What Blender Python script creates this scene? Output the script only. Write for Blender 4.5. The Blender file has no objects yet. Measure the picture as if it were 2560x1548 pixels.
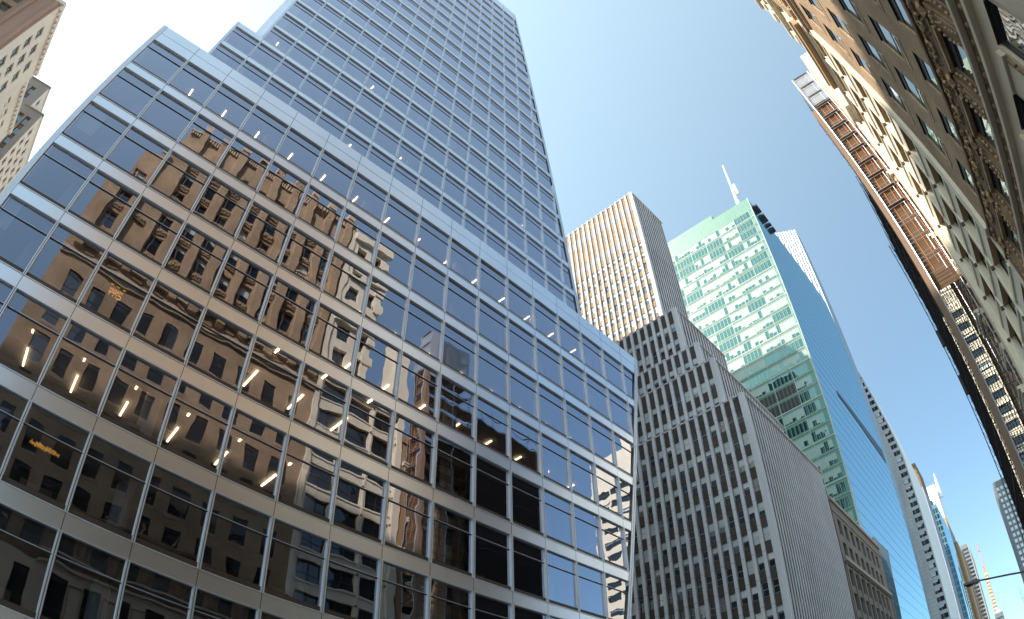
import bpy, bmesh, math, random
from mathutils import Matrix, Vector
random.seed(7)
rnd = random.random
def U(a, b): return a + (b - a) * random.random()
sc = bpy.context.scene
COL = sc.collection

# ------------------------------------------------------------------ materials
M = {}
def newmat(name):
    m = bpy.data.materials.new(name); m.use_nodes = True
    nt = m.node_tree
    for n in list(nt.nodes): nt.nodes.remove(n)
    out = nt.nodes.new('ShaderNodeOutputMaterial')
    M[name] = m
    return nt, out
def N(nt, t, **kw):
    n = nt.nodes.new('ShaderNode' + t)
    for k, v in kw.items():
        if k.startswith('i_'): n.inputs[k[2:].replace('_', ' ')].default_value = v
        else: setattr(n, k, v)
    return n
def c4(c): return (c[0], c[1], c[2], 1.0)
def mat(name, col, rough=.7, metal=0.0, var=.12, vscale=.6, bump=0.0, bscale=6.0, spec=.4, streak=0.0):
    nt, out = newmat(name)
    p = N(nt, 'BsdfPrincipled')
    p.inputs['Roughness'].default_value = rough
    p.inputs['Metallic'].default_value = metal
    p.inputs['Specular IOR Level'].default_value = spec
    tc = N(nt, 'TexCoord')
    nz = N(nt, 'TexNoise'); nz.inputs['Scale'].default_value = vscale; nz.inputs['Detail'].default_value = 6
    mp = N(nt, 'Mapping'); mp.inputs['Scale'].default_value = (1, 1, .25 if streak else 1)
    nt.links.new(tc.outputs['Object'], mp.inputs[0]); nt.links.new(mp.outputs[0], nz.inputs['Vector'])
    rp = N(nt, 'MapRange'); rp.inputs['From Min'].default_value = .3; rp.inputs['From Max'].default_value = .7
    rp.inputs['To Min'].default_value = 1 - var; rp.inputs['To Max'].default_value = 1 + var
    nt.links.new(nz.outputs['Fac'], rp.inputs['Value'])
    mx = N(nt, 'VectorMath', operation='SCALE'); mx.inputs[0].default_value = col[:3]
    nt.links.new(rp.outputs[0], mx.inputs['Scale'])
    nt.links.new(mx.outputs[0], p.inputs['Base Color'])
    if bump:
        n2 = N(nt, 'TexNoise'); n2.inputs['Scale'].default_value = bscale; n2.inputs['Detail'].default_value = 8
        nt.links.new(tc.outputs['Object'], n2.inputs['Vector'])
        b = N(nt, 'Bump'); b.inputs['Strength'].default_value = bump; b.inputs['Distance'].default_value = .05
        nt.links.new(n2.outputs['Fac'], b.inputs['Height']); nt.links.new(b.outputs[0], p.inputs['Normal'])
    nt.links.new(p.outputs[0], out.inputs[0])
def brickmat(name, c1, c2, mort, bw, bh, plane='xz', rough=.85, bump=.4, off=.5):
    nt, out = newmat(name)
    p = N(nt, 'BsdfPrincipled'); p.inputs['Roughness'].default_value = rough
    p.inputs['Specular IOR Level'].default_value = .2
    tc = N(nt, 'TexCoord'); sp = N(nt, 'SeparateXYZ'); cb = N(nt, 'CombineXYZ')
    nt.links.new(tc.outputs['Object'], sp.inputs[0])
    nt.links.new(sp.outputs[0 if plane == 'xz' else 1], cb.inputs[0]); nt.links.new(sp.outputs[2], cb.inputs[1])
    b = N(nt, 'TexBrick'); b.offset = off
    b.inputs['Color1'].default_value = c4(c1); b.inputs['Color2'].default_value = c4(c2); b.inputs['Mortar'].default_value = c4(mort)
    b.inputs['Scale'].default_value = 1; b.inputs['Brick Width'].default_value = bw; b.inputs['Row Height'].default_value = bh
    b.inputs['Mortar Size'].default_value = bh * .09; b.inputs['Mortar Smooth'].default_value = .2
    nt.links.new(cb.outputs[0], b.inputs['Vector'])
    nz = N(nt, 'TexNoise'); nz.inputs['Scale'].default_value = .35; nz.inputs['Detail'].default_value = 7
    nt.links.new(tc.outputs['Object'], nz.inputs['Vector'])
    rp = N(nt, 'MapRange'); rp.inputs['From Min'].default_value = .3; rp.inputs['From Max'].default_value = .7
    rp.inputs['To Min'].default_value = .78; rp.inputs['To Max'].default_value = 1.2
    nt.links.new(nz.outputs['Fac'], rp.inputs['Value'])
    mx = N(nt, 'VectorMath', operation='SCALE')
    nt.links.new(b.outputs['Color'], mx.inputs[0]); nt.links.new(rp.outputs[0], mx.inputs['Scale'])
    nt.links.new(mx.outputs[0], p.inputs['Base Color'])
    bp = N(nt, 'Bump'); bp.inputs['Strength'].default_value = bump; bp.inputs['Distance'].default_value = .03; bp.invert = True
    nt.links.new(b.outputs['Fac'], bp.inputs['Height']); nt.links.new(bp.outputs[0], p.inputs['Normal'])
    nt.links.new(p.outputs[0], out.inputs[0])
def glassmat(name, tint, gcol, base, wave=.06, wscale=.55, dark=None, power=3.0, top=1.0):
    """coated window glass: a mirror layer that grows with the angle over a see-through (or dark) pane"""
    nt, out = newmat(name)
    g = N(nt, 'BsdfGlossy'); g.inputs['Roughness'].default_value = .0; g.inputs['Color'].default_value = c4(gcol)
    if dark is None:
        t = N(nt, 'BsdfTransparent'); t.inputs['Color'].default_value = c4(tint)
    else:
        t = N(nt, 'BsdfDiffuse'); t.inputs['Color'].default_value = c4(dark)
    lw_ = N(nt, 'LayerWeight'); lw_.inputs['Blend'].default_value = .5
    pw = N(nt, 'Math', operation='POWER'); pw.inputs[1].default_value = power
    nt.links.new(lw_.outputs['Facing'], pw.inputs[0])
    mr = N(nt, 'MapRange'); mr.inputs['To Min'].default_value = base; mr.inputs['To Max'].default_value = top
    nt.links.new(pw.outputs[0], mr.inputs['Value'])
    mx = N(nt, 'MixShader')
    nt.links.new(mr.outputs[0], mx.inputs[0]); nt.links.new(t.outputs[0], mx.inputs[1]); nt.links.new(g.outputs[0], mx.inputs[2])
    if wave:
        tc = N(nt, 'TexCoord'); nz = N(nt, 'TexNoise'); nz.inputs['Scale'].default_value = wscale; nz.inputs['Detail'].default_value = 1.5
        nt.links.new(tc.outputs['Object'], nz.inputs['Vector'])
        b = N(nt, 'Bump'); b.inputs['Strength'].default_value = 1.0; b.inputs['Distance'].default_value = wave
        nt.links.new(nz.outputs['Fac'], b.inputs['Height']); nt.links.new(b.outputs[0], g.inputs['Normal'])
    nt.links.new(mx.outputs[0], out.inputs[0])
def emat(name, col, s):
    nt, out = newmat(name)
    e = N(nt, 'Emission'); e.inputs['Color'].default_value = c4(col); e.inputs['Strength'].default_value = s
    nt.links.new(e.outputs[0], out.inputs[0])
def netmat(name, col, fac, vary=False):
    nt, out = newmat(name)
    d = N(nt, 'BsdfDiffuse'); d.inputs['Color'].default_value = c4(col)
    tr = N(nt, 'BsdfTranslucent'); tr.inputs['Color'].default_value = c4(col)
    m1 = N(nt, 'MixShader'); m1.inputs[0].default_value = .35
    nt.links.new(d.outputs[0], m1.inputs[1]); nt.links.new(tr.outputs[0], m1.inputs[2])
    t = N(nt, 'BsdfTransparent'); m2 = N(nt, 'MixShader'); m2.inputs[0].default_value = fac
    nt.links.new(t.outputs[0], m2.inputs[1]); nt.links.new(m1.outputs[0], m2.inputs[2])
    nt.links.new(m2.outputs[0], out.inputs[0])

mat('panel', (.86, .86, .88), rough=.30, metal=.95, var=.05, vscale=.25, streak=1)
mat('alu', (.74, .76, .80), rough=.38, metal=.6, var=.05)
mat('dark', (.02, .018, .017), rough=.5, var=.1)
mat('bronze', (.085, .06, .045), rough=.45, metal=.4, var=.15)
mat('seam', (.03, .03, .035), rough=.7, var=.05)
mat('ceiling', (.22, .215, .215), rough=.9, var=.08)
mat('inwall', (.13, .08, .055), rough=.9, var=.3, vscale=.3)
mat('column', (.62, .61, .60), rough=.8, var=.06)
mat('blind', (.74, .74, .71), rough=.9, var=.05)
mat('dimblind', (.34, .34, .36), rough=.9, var=.1)
mat('desk', (.30, .20, .12), rough=.7, var=.2)
emat('tubelight', (1.0, .66, .34), 9.0)
emat('neon', (1.0, .42, .05), 1.3)
glassmat('glass', (.40, .43, .46), (.84, .86, 1.0), .22, wave=.012, wscale=.42, power=1.5, top=.95)
glassmat('railglass', (.8, .86, .88), (.8, .9, .95), .12, wave=0)
glassmat('darkglass', None, (.70, .78, .85), .09, wave=.03, wscale=.8, dark=(.012, .014, .016))
glassmat('paleglass', None, (.85, .93, .92), .30, wave=.03, wscale=.8, dark=(.03, .04, .04))
glassmat('shopglass', None, (.97, 1.0, .97), .10, wave=.02, wscale=.7, dark=(.03, .03, .03))
glassmat('skyglass', None, (.52, .73, .82), .62, wave=.01, wscale=.1, dark=(.01, .05, .07))
glassmat('tealglass', None, (.45, .80, .76), .16, wave=.02, wscale=.3, dark=(.008, .05, .05))
mat('tealpanel', (.075, .215, .16), rough=.45, var=.10, vscale=.2, spec=.7)
mat('tealblind', (.28, .375, .335), rough=.4, var=.06, spec=.6)
mat('tealmull', (.38, .46, .42), rough=.4, var=.05)
mat('whitepaint', (.80, .79, .77), rough=.6, var=.04)
mat('greypier', (.62, .59, .60), rough=.75, var=.10, vscale=.35, bump=.1, streak=1)
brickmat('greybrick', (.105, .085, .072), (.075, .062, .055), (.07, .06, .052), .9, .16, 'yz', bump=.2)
brickmat('sunlitbrick', (.40, .29, .18), (.33, .24, .15), (.26, .19, .12), 1.2, .5, 'yz', bump=.1)  # brighter, warmer twin of greybrick: sunlight put into the colour
brickmat('rosebrick', (.15, .105, .10), (.12, .088, .084), (.11, .08, .075), .9, .16, 'xz', bump=.2)
mat('winframe', (.42, .41, .42), rough=.5, var=.05)
mat('blindglass', (.56, .60, .59), rough=.12, var=.10, vscale=.5, spec=.6)
brickmat('brick', (.52, .365, .235), (.42, .29, .185), (.21, .15, .11), .31, .105, 'xz', bump=.8)
mat('soldier', (.58, .44, .31), rough=.85, var=.2, vscale=3)
mat('terracotta', (.23, .145, .085), rough=.8, var=.35, vscale=1.2, bump=.6, bscale=5)
mat('gilt', (.40, .27, .155), rough=.75, var=.35, vscale=2, bump=.6, bscale=9)
mat('limestone', (.60, .50, .385), rough=.8, var=.10, vscale=.4, bump=.12, bscale=12)
mat('cream', (.80, .71, .56), rough=.75, var=.07, vscale=.4, bump=.08, bscale=10)
mat('tan', (.42, .27, .15), rough=.8, var=.14, vscale=.4, bump=.15)
mat('brownstone', (.20, .125, .075), rough=.85, var=.25, vscale=.6, bump=.3)
mat('litsidestone', (.72, .64, .55), rough=.8, var=.08, vscale=.25, streak=1)  # side faces made light by their colour, no sun reaches them
mat('pinkstone', (.42, .265, .20), rough=.8, var=.12, vscale=.25, streak=1)
mat('taupe', (.17, .14, .122), rough=.85, var=.12, vscale=.3, bump=.2)
mat('taupelight', (.30, .26, .225), rough=.85, var=.08, vscale=.3)
mat('concrete', (.42, .42, .41), rough=.85, var=.10, vscale=.2)
mat('paleconc', (.50, .50, .50), rough=.7, var=.12, vscale=.3, streak=1)
mat('slabgrey', (.16, .165, .18), rough=.6, var=.06)
mat('lattice', (.30, .33, .42), rough=.6, var=.1)
mat('bluestone', (.22, .27, .34), rough=.35, var=.08, vscale=.05, spec=.6)
mat('pinkgrey', (.42, .36, .38), rough=.7, var=.05)
mat('bluepanel', (.10, .22, .28), rough=.25, var=.1, spec=.6)
mat('orange', (.46, .24, .13), rough=.8, var=.35, vscale=.25)
mat('redsteel', (.55, .14, .10), rough=.6, var=.1)
mat('steel', (.32, .33, .36), rough=.45, metal=.6, var=.1)
mat('galv', (.46, .50, .58), rough=.35, metal=.5, var=.1)
mat('blacksteel', (.035, .035, .042), rough=.5, var=.15)
mat('plank', (.20, .125, .07), rough=.9, var=.25, vscale=1)
netmat('netdark', (.050, .040, .040), .97)
netmat('netpink', (.38, .27, .205), .95)
netmat('netbrown', (.22, .145, .095), .97)
netmat('netclear', (.62, .66, .74), .55)
mat('rope', (.70, .26, .12), rough=.9, var=.1)
mat('lamp', (.085, .08, .085), rough=.45, var=.1)
mat('bark', (.10, .08, .075), rough=.9, var=.2)
mat('asphalt', (.05, .05, .052), rough=.9, var=.2)
mat('pavement', (.33, .32, .30), rough=.9, var=.15)
mat('roofing', (.22, .21, .20), rough=.9, var=.15)
mat('shadewall', (.33, .29, .25), rough=.85, var=.12)

# ------------------------------------------------------------------ mesh builder
class MB:
    def __init__(s): s.v = []; s.f = []; s.m = []; s.names = []
    def mi(s, name):
        if name not in s.names: s.names.append(name)
        return s.names.index(name)
    def poly(s, pts, m):
        k = len(s.v); s.v += [tuple(p) for p in pts]; s.f.append(tuple(range(k, k + len(pts)))); s.m.append(s.mi(m))
    def faces(s, pts, fs, m):
        k = len(s.v); s.v += [tuple(p) for p in pts]; i = s.mi(m)
        for f in fs: s.f.append(tuple(k + a for a in f)); s.m.append(i)
    def hexa(s, p, m):     # p: 4 bottom (ring) + 4 top
        s.faces(p, [(0, 3, 2, 1), (4, 5, 6, 7), (0, 1, 5, 4), (1, 2, 6, 5), (2, 3, 7, 6), (3, 0, 4, 7)], m)
    def box(s, x0, x1, y0, y1, z0, z1, m):
        s.hexa([(x0, y0, z0), (x1, y0, z0), (x1, y1, z0), (x0, y1, z0), (x0, y0, z1), (x1, y0, z1), (x1, y1, z1), (x0, y1, z1)], m)
    def tube(s, pts, r, m, n=5):
        pts = [Vector(p) for p in pts]; rs = r if isinstance(r, (list, tuple)) else [r] * len(pts)
        ring = []; 
        for i, p in enumerate(pts):
            d = (pts[min(i + 1, len(pts) - 1)] - pts[max(i - 1, 0)]).normalized()
            a = d.cross(Vector((.31, .17, .93))); 
            if a.length < .05: a = d.cross(Vector((1, 0, 0)))
            a.normalize(); b = d.cross(a)
            ring.append([p + (a * math.cos(t) + b * math.sin(t)) * rs[i] for t in [2 * math.pi * q / n for q in range(n)]])
        V = [q for rg in ring for q in rg]; F = []
        for i in range(len(pts) - 1):
            for q in range(n): F.append((i * n + q, i * n + (q + 1) % n, (i + 1) * n + (q + 1) % n, (i + 1) * n + q))
        F.append(tuple(range(n))[::-1]); F.append(tuple((len(pts) - 1) * n + q for q in range(n)))
        s.faces(V, F, m)
    def blob(s, c, r, m, n=7, k=4):
        V = [(c[0], c[1], c[2] - r[2])]; F = []
        for i in range(1, k):
            t = math.pi * i / k
            for q in range(n):
                a = 2 * math.pi * q / n
                V.append((c[0] + r[0] * math.sin(t) * math.cos(a), c[1] + r[1] * math.sin(t) * math.sin(a), c[2] - r[2] * math.cos(t)))
        V.append((c[0], c[1], c[2] + r[2])); e = len(V) - 1
        for q in range(n):
            F.append((0, 1 + (q + 1) % n, 1 + q)); b = 1 + (k - 2) * n
            F.append((e, b + q, b + (q + 1) % n))
            for i in range(k - 2):
                b = 1 + i * n; F.append((b + q, b + (q + 1) % n, b + n + (q + 1) % n, b + n + q))
        s.faces(V, F, m)
    def only(s, keep):
        o = MB()
        mp = {}
        for f, m in zip(s.f, s.m):
            if keep(s.names[m]):
                for i in f:
                    if i not in mp: mp[i] = len(o.v); o.v.append(s.v[i])
                o.f.append(tuple(mp[i] for i in f)); o.m.append(o.mi(s.names[m]))
        return o
    def build(s, name, parent=None, label=None, kind=None, smooth=False):
        if not s.f: return None
        me = bpy.data.meshes.new(name)
        off = Vector(parent.matrix_world.translation) if parent else Vector((0, 0, 0))
        if parent:
            q = parent; off = Vector((0, 0, 0))
            while q: off += q.location; q = q.parent
        me.from_pydata([(x - off[0], y - off[1], z - off[2]) for x, y, z in s.v], [], s.f)
        for nme in s.names: me.materials.append(M[nme])
        me.polygons.foreach_set('material_index', s.m)
        if smooth: me.polygons.foreach_set('use_smooth', [True] * len(s.f))
        me.update()
        o = bpy.data.objects.new(name, me); COL.objects.link(o)
        if parent: o.parent = parent
        if label: o['label'] = label
        if kind: o['kind'] = kind
        return o
def thing(name, label, cat, loc, group=None):
    o = bpy.data.objects.new(name, None); COL.objects.link(o); o.location = loc
    o.empty_display_size = .5
    o['label'] = label; o['category'] = cat
    if group: o['group'] = group
    return o
class FR:
    """a facade plane: u runs along it, z up, d outwards"""
    def __init__(s, O, Uv, Nv): s.O = O; s.U = Uv; s.N = Nv
    def p(s, u, z, d=0): return (s.O[0] + s.U[0] * u + s.N[0] * d, s.O[1] + s.U[1] * u + s.N[1] * d, z)
    def rect(s, mb, u0, u1, z0, z1, d, m): mb.poly([s.p(u0, z0, d), s.p(u1, z0, d), s.p(u1, z1, d), s.p(u0, z1, d)], m)
    def box(s, mb, u0, u1, z0, z1, d0, d1, m):
        mb.hexa([s.p(u0, z0, d0), s.p(u1, z0, d0), s.p(u1, z0, d1), s.p(u0, z0, d1), s.p(u0, z1, d0), s.p(u1, z1, d0), s.p(u1, z1, d1), s.p(u0, z1, d1)], m)
    def wall(s, mb, u0, u1, z0, z1, cols, rows, dep, m, mrev=None, d=0, headonly=True):
        mrev = mrev or m; z = z0
        for za, zb in sorted(rows):
            if za > z + 1e-4: s.rect(mb, u0, u1, z, za, d, m)
            u = u0
            for ua, ub in sorted(cols):
                if ua > u + 1e-4: s.rect(mb, u, ua, za, zb, d, m)
                for iq, (a, b) in enumerate((((ua, za), (ub, za)), ((ub, za), (ub, zb)), ((ub, zb), (ua, zb)), ((ua, zb), (ua, za)))):
                    mb.poly([s.p(a[0], a[1], d), s.p(b[0], b[1], d), s.p(b[0], b[1], d - dep), s.p(a[0], a[1], d - dep)], mrev if (iq == 2 or not headonly) else m)
                u = ub
            if u < u1 - 1e-4: s.rect(mb, u, u1, za, zb, d, m)
            z = zb
        if z < z1 - 1e-4: s.rect(mb, u0, u1, z, z1, d, m)
    def window(s, mb, ua, ub, za, zb, d, glass='darkglass', frame='winframe', fw=.07, mid=None, blind=0, bmat='blindglass', cross=None, ft=.05):
        zs = zb - blind * (zb - za)
        j = [U(-.004, .004) for _ in range(4)]
        if zs > za + .02: mb.poly([s.p(ua, za, d + j[0]), s.p(ub, za, d + j[1]), s.p(ub, zs, d + j[2]), s.p(ua, zs, d + j[3])], glass)
        if blind > 0: s.rect(mb, ua, ub, zs, zb, d + .004, bmat)
        for (a, b, e, f) in ((ua, ua + fw, za, zb), (ub - fw, ub, za, zb), (ua + fw, ub - fw, za, za + fw), (ua + fw, ub - fw, zb - fw, zb)):
            s.box(mb, a, b, e, f, d - .01, d + ft, frame)
        if mid is not None:
            zm = za + mid * (zb - za); s.box(mb, ua + fw, ub - fw, zm - fw * .45, zm + fw * .45, d - .01, d + ft * .8, frame)
        if cross is not None:
            um = ua + cross * (ub - ua); s.box(mb, um - fw * .45, um + fw * .45, za + fw, zb - fw, d - .01, d + ft * .9, frame)
CAMP = Vector((0, 0, 1.7))
GLASSY = {'glass', 'darkglass', 'paleglass', 'shopglass', 'skyglass', 'tealglass', 'dark'}
class WinSet:
    """up to CAP separate parts (those nearest the camera), the rest as one part of kind stuff; SPLIT makes a window's frame and blind sub-parts"""
    def __init__(s, parent, cap=100, name='window', split=True): s.p = parent; s.cap = cap; s.L = []; s.name = name; s.split = split and name == 'window'
    def add(s, c, fn): s.L.append(((Vector(c) - CAMP).length, fn))
    def build(s):
        s.L.sort(key=lambda t: t[0])
        for i, (d, fn) in enumerate(s.L[:s.cap]):
            mb = MB(); fn(mb)
            pane = [n for n in mb.names if n in GLASSY]
            if s.split and pane and len(mb.names) > 1:
                root = mb.only(lambda n: n in GLASSY).build(s.name, s.p)
                mb.only(lambda n: n not in GLASSY and 'blind' not in n).build('frame', root)
                bl = mb.only(lambda n: 'blind' in n)
                if bl.f: bl.build('blind', root)
            else: mb.build(s.name, s.p)
        if len(s.L) > s.cap:
            mb = MB()
            for d, fn in s.L[s.cap:]: fn(mb)
            mb.build(s.name, s.p, kind='stuff')
def each(parent, name, items, fn, cap=100):
    ws = WinSet(parent, cap, name, False)
    for it in items:
        mb = MB(); fn(mb, it)
        if not mb.v: continue
        ws.add(mb.v[0], lambda m, it=it: fn(m, it))
    ws.build()
def clip(poly, f):
    out = []
    for i, a in enumerate(poly):
        b = poly[(i + 1) % len(poly)]; fa, fb = f(a), f(b)
        if fa <= 0: out.append(a)
        if (fa < 0 < fb) or (fb < 0 < fa):
            t = fa / (fa - fb); out.append((a[0] + (b[0] - a[0]) * t, a[1] + (b[1] - a[1]) * t))
    return out

# ------------------------------------------------------------------ camera (fisheye, looking up)
cam = bpy.data.cameras.new('camera'); co = bpy.data.objects.new('camera', cam); COL.objects.link(co)
cam.type = 'PANO'
CP = cam if hasattr(cam, 'panorama_type') else cam.cycles
CP.panorama_type = 'FISHEYE_LENS_POLYNOMIAL'
CP.fisheye_fov = math.radians(170)
CP.fisheye_polynomial_k0 = 0.0
CP.fisheye_polynomial_k1 = -4.32676204e-02
CP.fisheye_polynomial_k2 = 1.30802533e-04
CP.fisheye_polynomial_k3 = -2.59349665e-05
CP.fisheye_polynomial_k4 = 7.57642387e-07
cam.sensor_fit = 'HORIZONTAL'; cam.sensor_width = 36.0; cam.sensor_height = 36.0 * 1548 / 2560
cam.shift_x = -.0023; cam.shift_y = .14012
cam.clip_start = .05; cam.clip_end = 6000
Rt = ((0.695434924, -0.718354011, -0.018378843), (-0.424053485, -0.430903706, 0.796555457), (-0.580128319, -0.54615887, -0.604286044))
co.matrix_world = Matrix.Translation(CAMP) @ Matrix(Rt).transposed().to_4x4()
sc.camera = co

# ------------------------------------------------------------------ world and sun
SAZ, SEL = math.radians(-52), math.radians(40)
HZ = 7.5
w = bpy.data.worlds.new('World'); sc.world = w; w.use_nodes = True
nt = w.node_tree; bg = nt.nodes['Background']
sky = nt.nodes.new('ShaderNodeTexSky'); sky.sky_type = 'NISHITA'; sky.sun_disc = False
sky.sun_elevation = SEL; sky.sun_rotation = SAZ; sky.altitude = 20; sky.air_density = 1.0; sky.dust_density = 1.3; sky.ozone_density = 1.2
# pale summer haze: brightens towards the sun, as the Nishita dust alone does too little of
tcw = nt.nodes.new('ShaderNodeTexCoord'); dt = nt.nodes.new('ShaderNodeVectorMath'); dt.operation = 'DOT_PRODUCT'
dt.inputs[1].default_value = (math.sin(SAZ) * math.cos(SEL), math.cos(SAZ) * math.cos(SEL), math.sin(SEL))
nt.links.new(tcw.outputs['Generated'], dt.inputs[0])
def wm(op, a, b):
    n = nt.nodes.new('ShaderNodeMath'); n.operation = op
    for i, v in enumerate((a, b)):
        if hasattr(v, 'links'): nt.links.new(v, n.inputs[i])
        else: n.inputs[i].default_value = v
    return n.outputs[0]
half = wm('MULTIPLY', wm('ADD', dt.outputs['Value'], 1.0), .5)
aur = wm('ADD', wm('MULTIPLY', wm('POWER', half, 3.0), HZ), .05)
vs = nt.nodes.new('ShaderNodeVectorMath'); vs.operation = 'SCALE'; vs.inputs[0].default_value = (.84, 1.02, .98)
aur = wm('DIVIDE', aur, wm('ADD', wm('MULTIPLY', aur, .17), 1.0))
nt.links.new(aur, vs.inputs['Scale'])
sk = nt.nodes.new('ShaderNodeVectorMath'); sk.operation = 'MULTIPLY'; sk.inputs[1].default_value = (.84, 1.0, .97); nt.links.new(sky.outputs[0], sk.inputs[0])
va = nt.nodes.new('ShaderNodeVectorMath'); va.operation = 'ADD'
nt.links.new(sk.outputs[0], va.inputs[0]); nt.links.new(vs.outputs[0], va.inputs[1])
nt.links.new(va.outputs[0], bg.inputs[0]); bg.inputs[1].default_value = .15
sl = bpy.data.lights.new('sun', 'SUN'); so = bpy.data.objects.new('sun', sl); COL.objects.link(so)
sl.energy = 5.0; sl.angle = math.radians(.5); sl.color = (1.0, .90, .76)
sd = Vector((math.sin(SAZ) * math.cos(SEL), math.cos(SAZ) * math.cos(SEL), math.sin(SEL)))
so.rotation_euler = sd.to_track_quat('Z', 'Y').to_euler(); so.location = (0, 0, 300)
sc.view_settings.view_transform = 'Standard'; sc.view_settings.look = 'None'
sc.view_settings.exposure = .72; sc.view_settings.gamma = 1.0
sc.render.engine = 'CYCLES'
sc.cycles.max_bounces = 8; sc.cycles.diffuse_bounces = 3; sc.cycles.glossy_bounces = 4; sc.cycles.transparent_max_bounces = 12
sc.cycles.sample_clamp_indirect = 6.0
sc.cycles.use_denoising = True

# ------------------------------------------------------------------ ground
mb = MB(); mb.box(-1500, 1500, -1500, 1500, -.5, 0, 'pavement'); mb.build('ground', kind='structure')
mb = MB(); mb.box(-700, 900, 1.5, 18.8, .004, .008, 'asphalt'); mb.build('road', kind='structure')
mb = MB()
for k in range(60): mb.box(-120 + 6 * k, -117 + 6 * k, 10.05, 10.2, .012, .014, 'whitepaint')
mb.build('road_marking', kind='structure')
mb = MB(); mb.box(-700, 900, -6.4, 1.4, .0, .15, 'pavement'); mb.build('near_pavement', kind='structure')
mb = MB(); mb.box(-700, 900, 18.9, 23.1, .0, .15, 'pavement'); mb.build('far_pavement', kind='structure')

# ================================================================== GLASS OFFICE BUILDING
YF, YT, X0, BW, ZA, FL = 23.2, 28.66, -7.193, 2.85, 34.85, 4.167
HEAD = 3.38
gb = thing('glass_office_building', 'blue glass office tower with silver bands rising in steps over a wide podium', 'office building', (12, 24, 0))
ALU = 'alu'
def podium_edge(z): return 41.25 - (40.4 - z) * .229
def tower_edge(z): return 40.75 - (z - 50) * .0929
fp = FR((0, YF), (1, 0), (0, -1)); ft = FR((0, YT), (1, 0), (0, -1))
gw = WinSet(gb, 100)
def pane_unit(fr, ua, ub, za, zb, edge, sill=.24, trans=True, orange=False):
    """one window: wavy pane, transom line, dark strip along the bottom"""
    fe = (lambda p: p[0] - (edge(p[1]) - .42)) if edge else (lambda p: -1)
    poly = clip([(ua, za), (ub, za), (ub, zb), (ua, zb)], fe)
    if len(poly) < 3: return
    a, b = U(-.0035, .0035), U(-.0035, .0035)
    full = len(poly) == 4 and abs(poly[1][0] - ub) < 1e-6 and abs(poly[2][0] - ub) < 1e-6
    cx, cz = (ua + ub) / 2, (za + zb) / 2
    def fn(mb):
        mb.poly([fr.p(x, z, -.12 + a * (x - cx) + b * (z - cz)) for x, z in poly], 'glass')
        def strip(z0, z1, d0, d1, m):
            q = clip([(ua, z0), (ub, z0), (ub, z1), (ua, z1)], fe)
            if len(q) < 3: return
            mb.poly([fr.p(x, z, d1) for x, z in q], m)
            xa, xb = min(t[0] for t in q), max(t[0] for t in q)
            mb.poly([fr.p(xa, z1, d0), fr.p(xb, z1, d0), fr.p(xb, z1, d1), fr.p(xa, z1, d1)], m)
            mb.poly([fr.p(xa, z0, d0), fr.p(xb, z0, d0), fr.p(xb, z0, d1), fr.p(xa, z0, d1)], m)
        strip(za, za + sill, -.13, -.055, 'bronze')
        strip(za - .045, za, -.12, .03, ALU)
        strip(zb, zb + .035, -.12, .03, ALU)
        xa, xb = min(t[0] for t in poly), max(t[0] for t in poly)
        fr.box(mb, xa + .07, xa + .10, za, zb, -.125, -.09, ALU)
        if full: fr.box(mb, xb - .10, xb - .07, za, zb, -.125, -.09, ALU)
        if trans:
            zt = zb - .27 * (zb - za); strip(zt - .03, zt + .03, -.12, -.085, 'seam'); strip(zt + .03, zt + .05, -.12, -.08, ALU)
    c = fr.p(min(cx, poly[0][0] + 1.4), cz, 0)
    gw.add(c, fn)
def panel_row(mb, fr, us, z0, z1, edge, gap=.014):
    for ua, ub in us:
        fe = (lambda p: p[0] - (edge(p[1]) - .42)) if edge else (lambda p: -1)
        q = clip([(ua + gap, z0), (ub - gap, z0), (ub - gap, z1), (ua + gap, z1)], fe)
        if len(q) < 3: continue
        d = U(-.004, .004)
        mb.poly([fr.p(x, z, d) for x, z in q], 'panel')
        xa, xb = min(t[0] for t in q), max(t[0] for t in q)
        mb.poly([fr.p(xa, z0, -.13), fr.p(xb, z0, -.13), fr.p(xb, z0, d), fr.p(xa, z0, d)], 'panel')
        q2 = clip([(ua, z0 + .005), (ub, z0 + .005), (ub, z1 - .005), (ua, z1 - .005)], fe)
        mb.poly([fr.p(x, z, -.045) for x, z in q2], 'seam')
def mullion(mb, fr, u, za, zb, edge):
    if edge and u > min(edge(za), edge(zb)) - .3:
        e = edge(za) if edge(za) < edge(zb) else edge(zb)
        if u > max(edge(za), edge(zb)) - .3: return
        # shorten to where the raked edge cuts it
        for k in range(40):
            t = za + (zb - za) * k / 40
            if edge(za) < edge(zb) and edge(t) - .35 > u: za = t; break
            if edge(za) > edge(zb) and edge(t) - .35 < u: zb = t; break
    fr.box(mb, u - .075, u - .018, za, zb, -.14, .045, ALU); fr.box(mb, u + .018, u + .075, za, zb, -.14, .045, ALU)
    fr.box(mb, u - .018, u + .018, za, zb, -.14, .0, 'seam')
pod_cols = [(X0 + BW * j, X0 + BW * (j + 1)) for j in range(18)]
NR = 9
for r in range(NR):
    zs = ZA - FL * r
    for ua, ub in pod_cols: pane_unit(fp, ua, ub, zs, zs + HEAD, podium_edge)
    mb = MB(); panel_row(mb, fp, pod_cols, zs - (FL - HEAD) + .04, zs - .05, podium_edge)
    mb.build('spandrel_band', gb)
mb = MB()
panel_row(mb, fp, pod_cols, ZA + HEAD + .04, 39.28, podium_edge); panel_row(mb, fp, pod_cols, 39.31, 40.35, podium_edge)
mb.build('parapet', gb)
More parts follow.
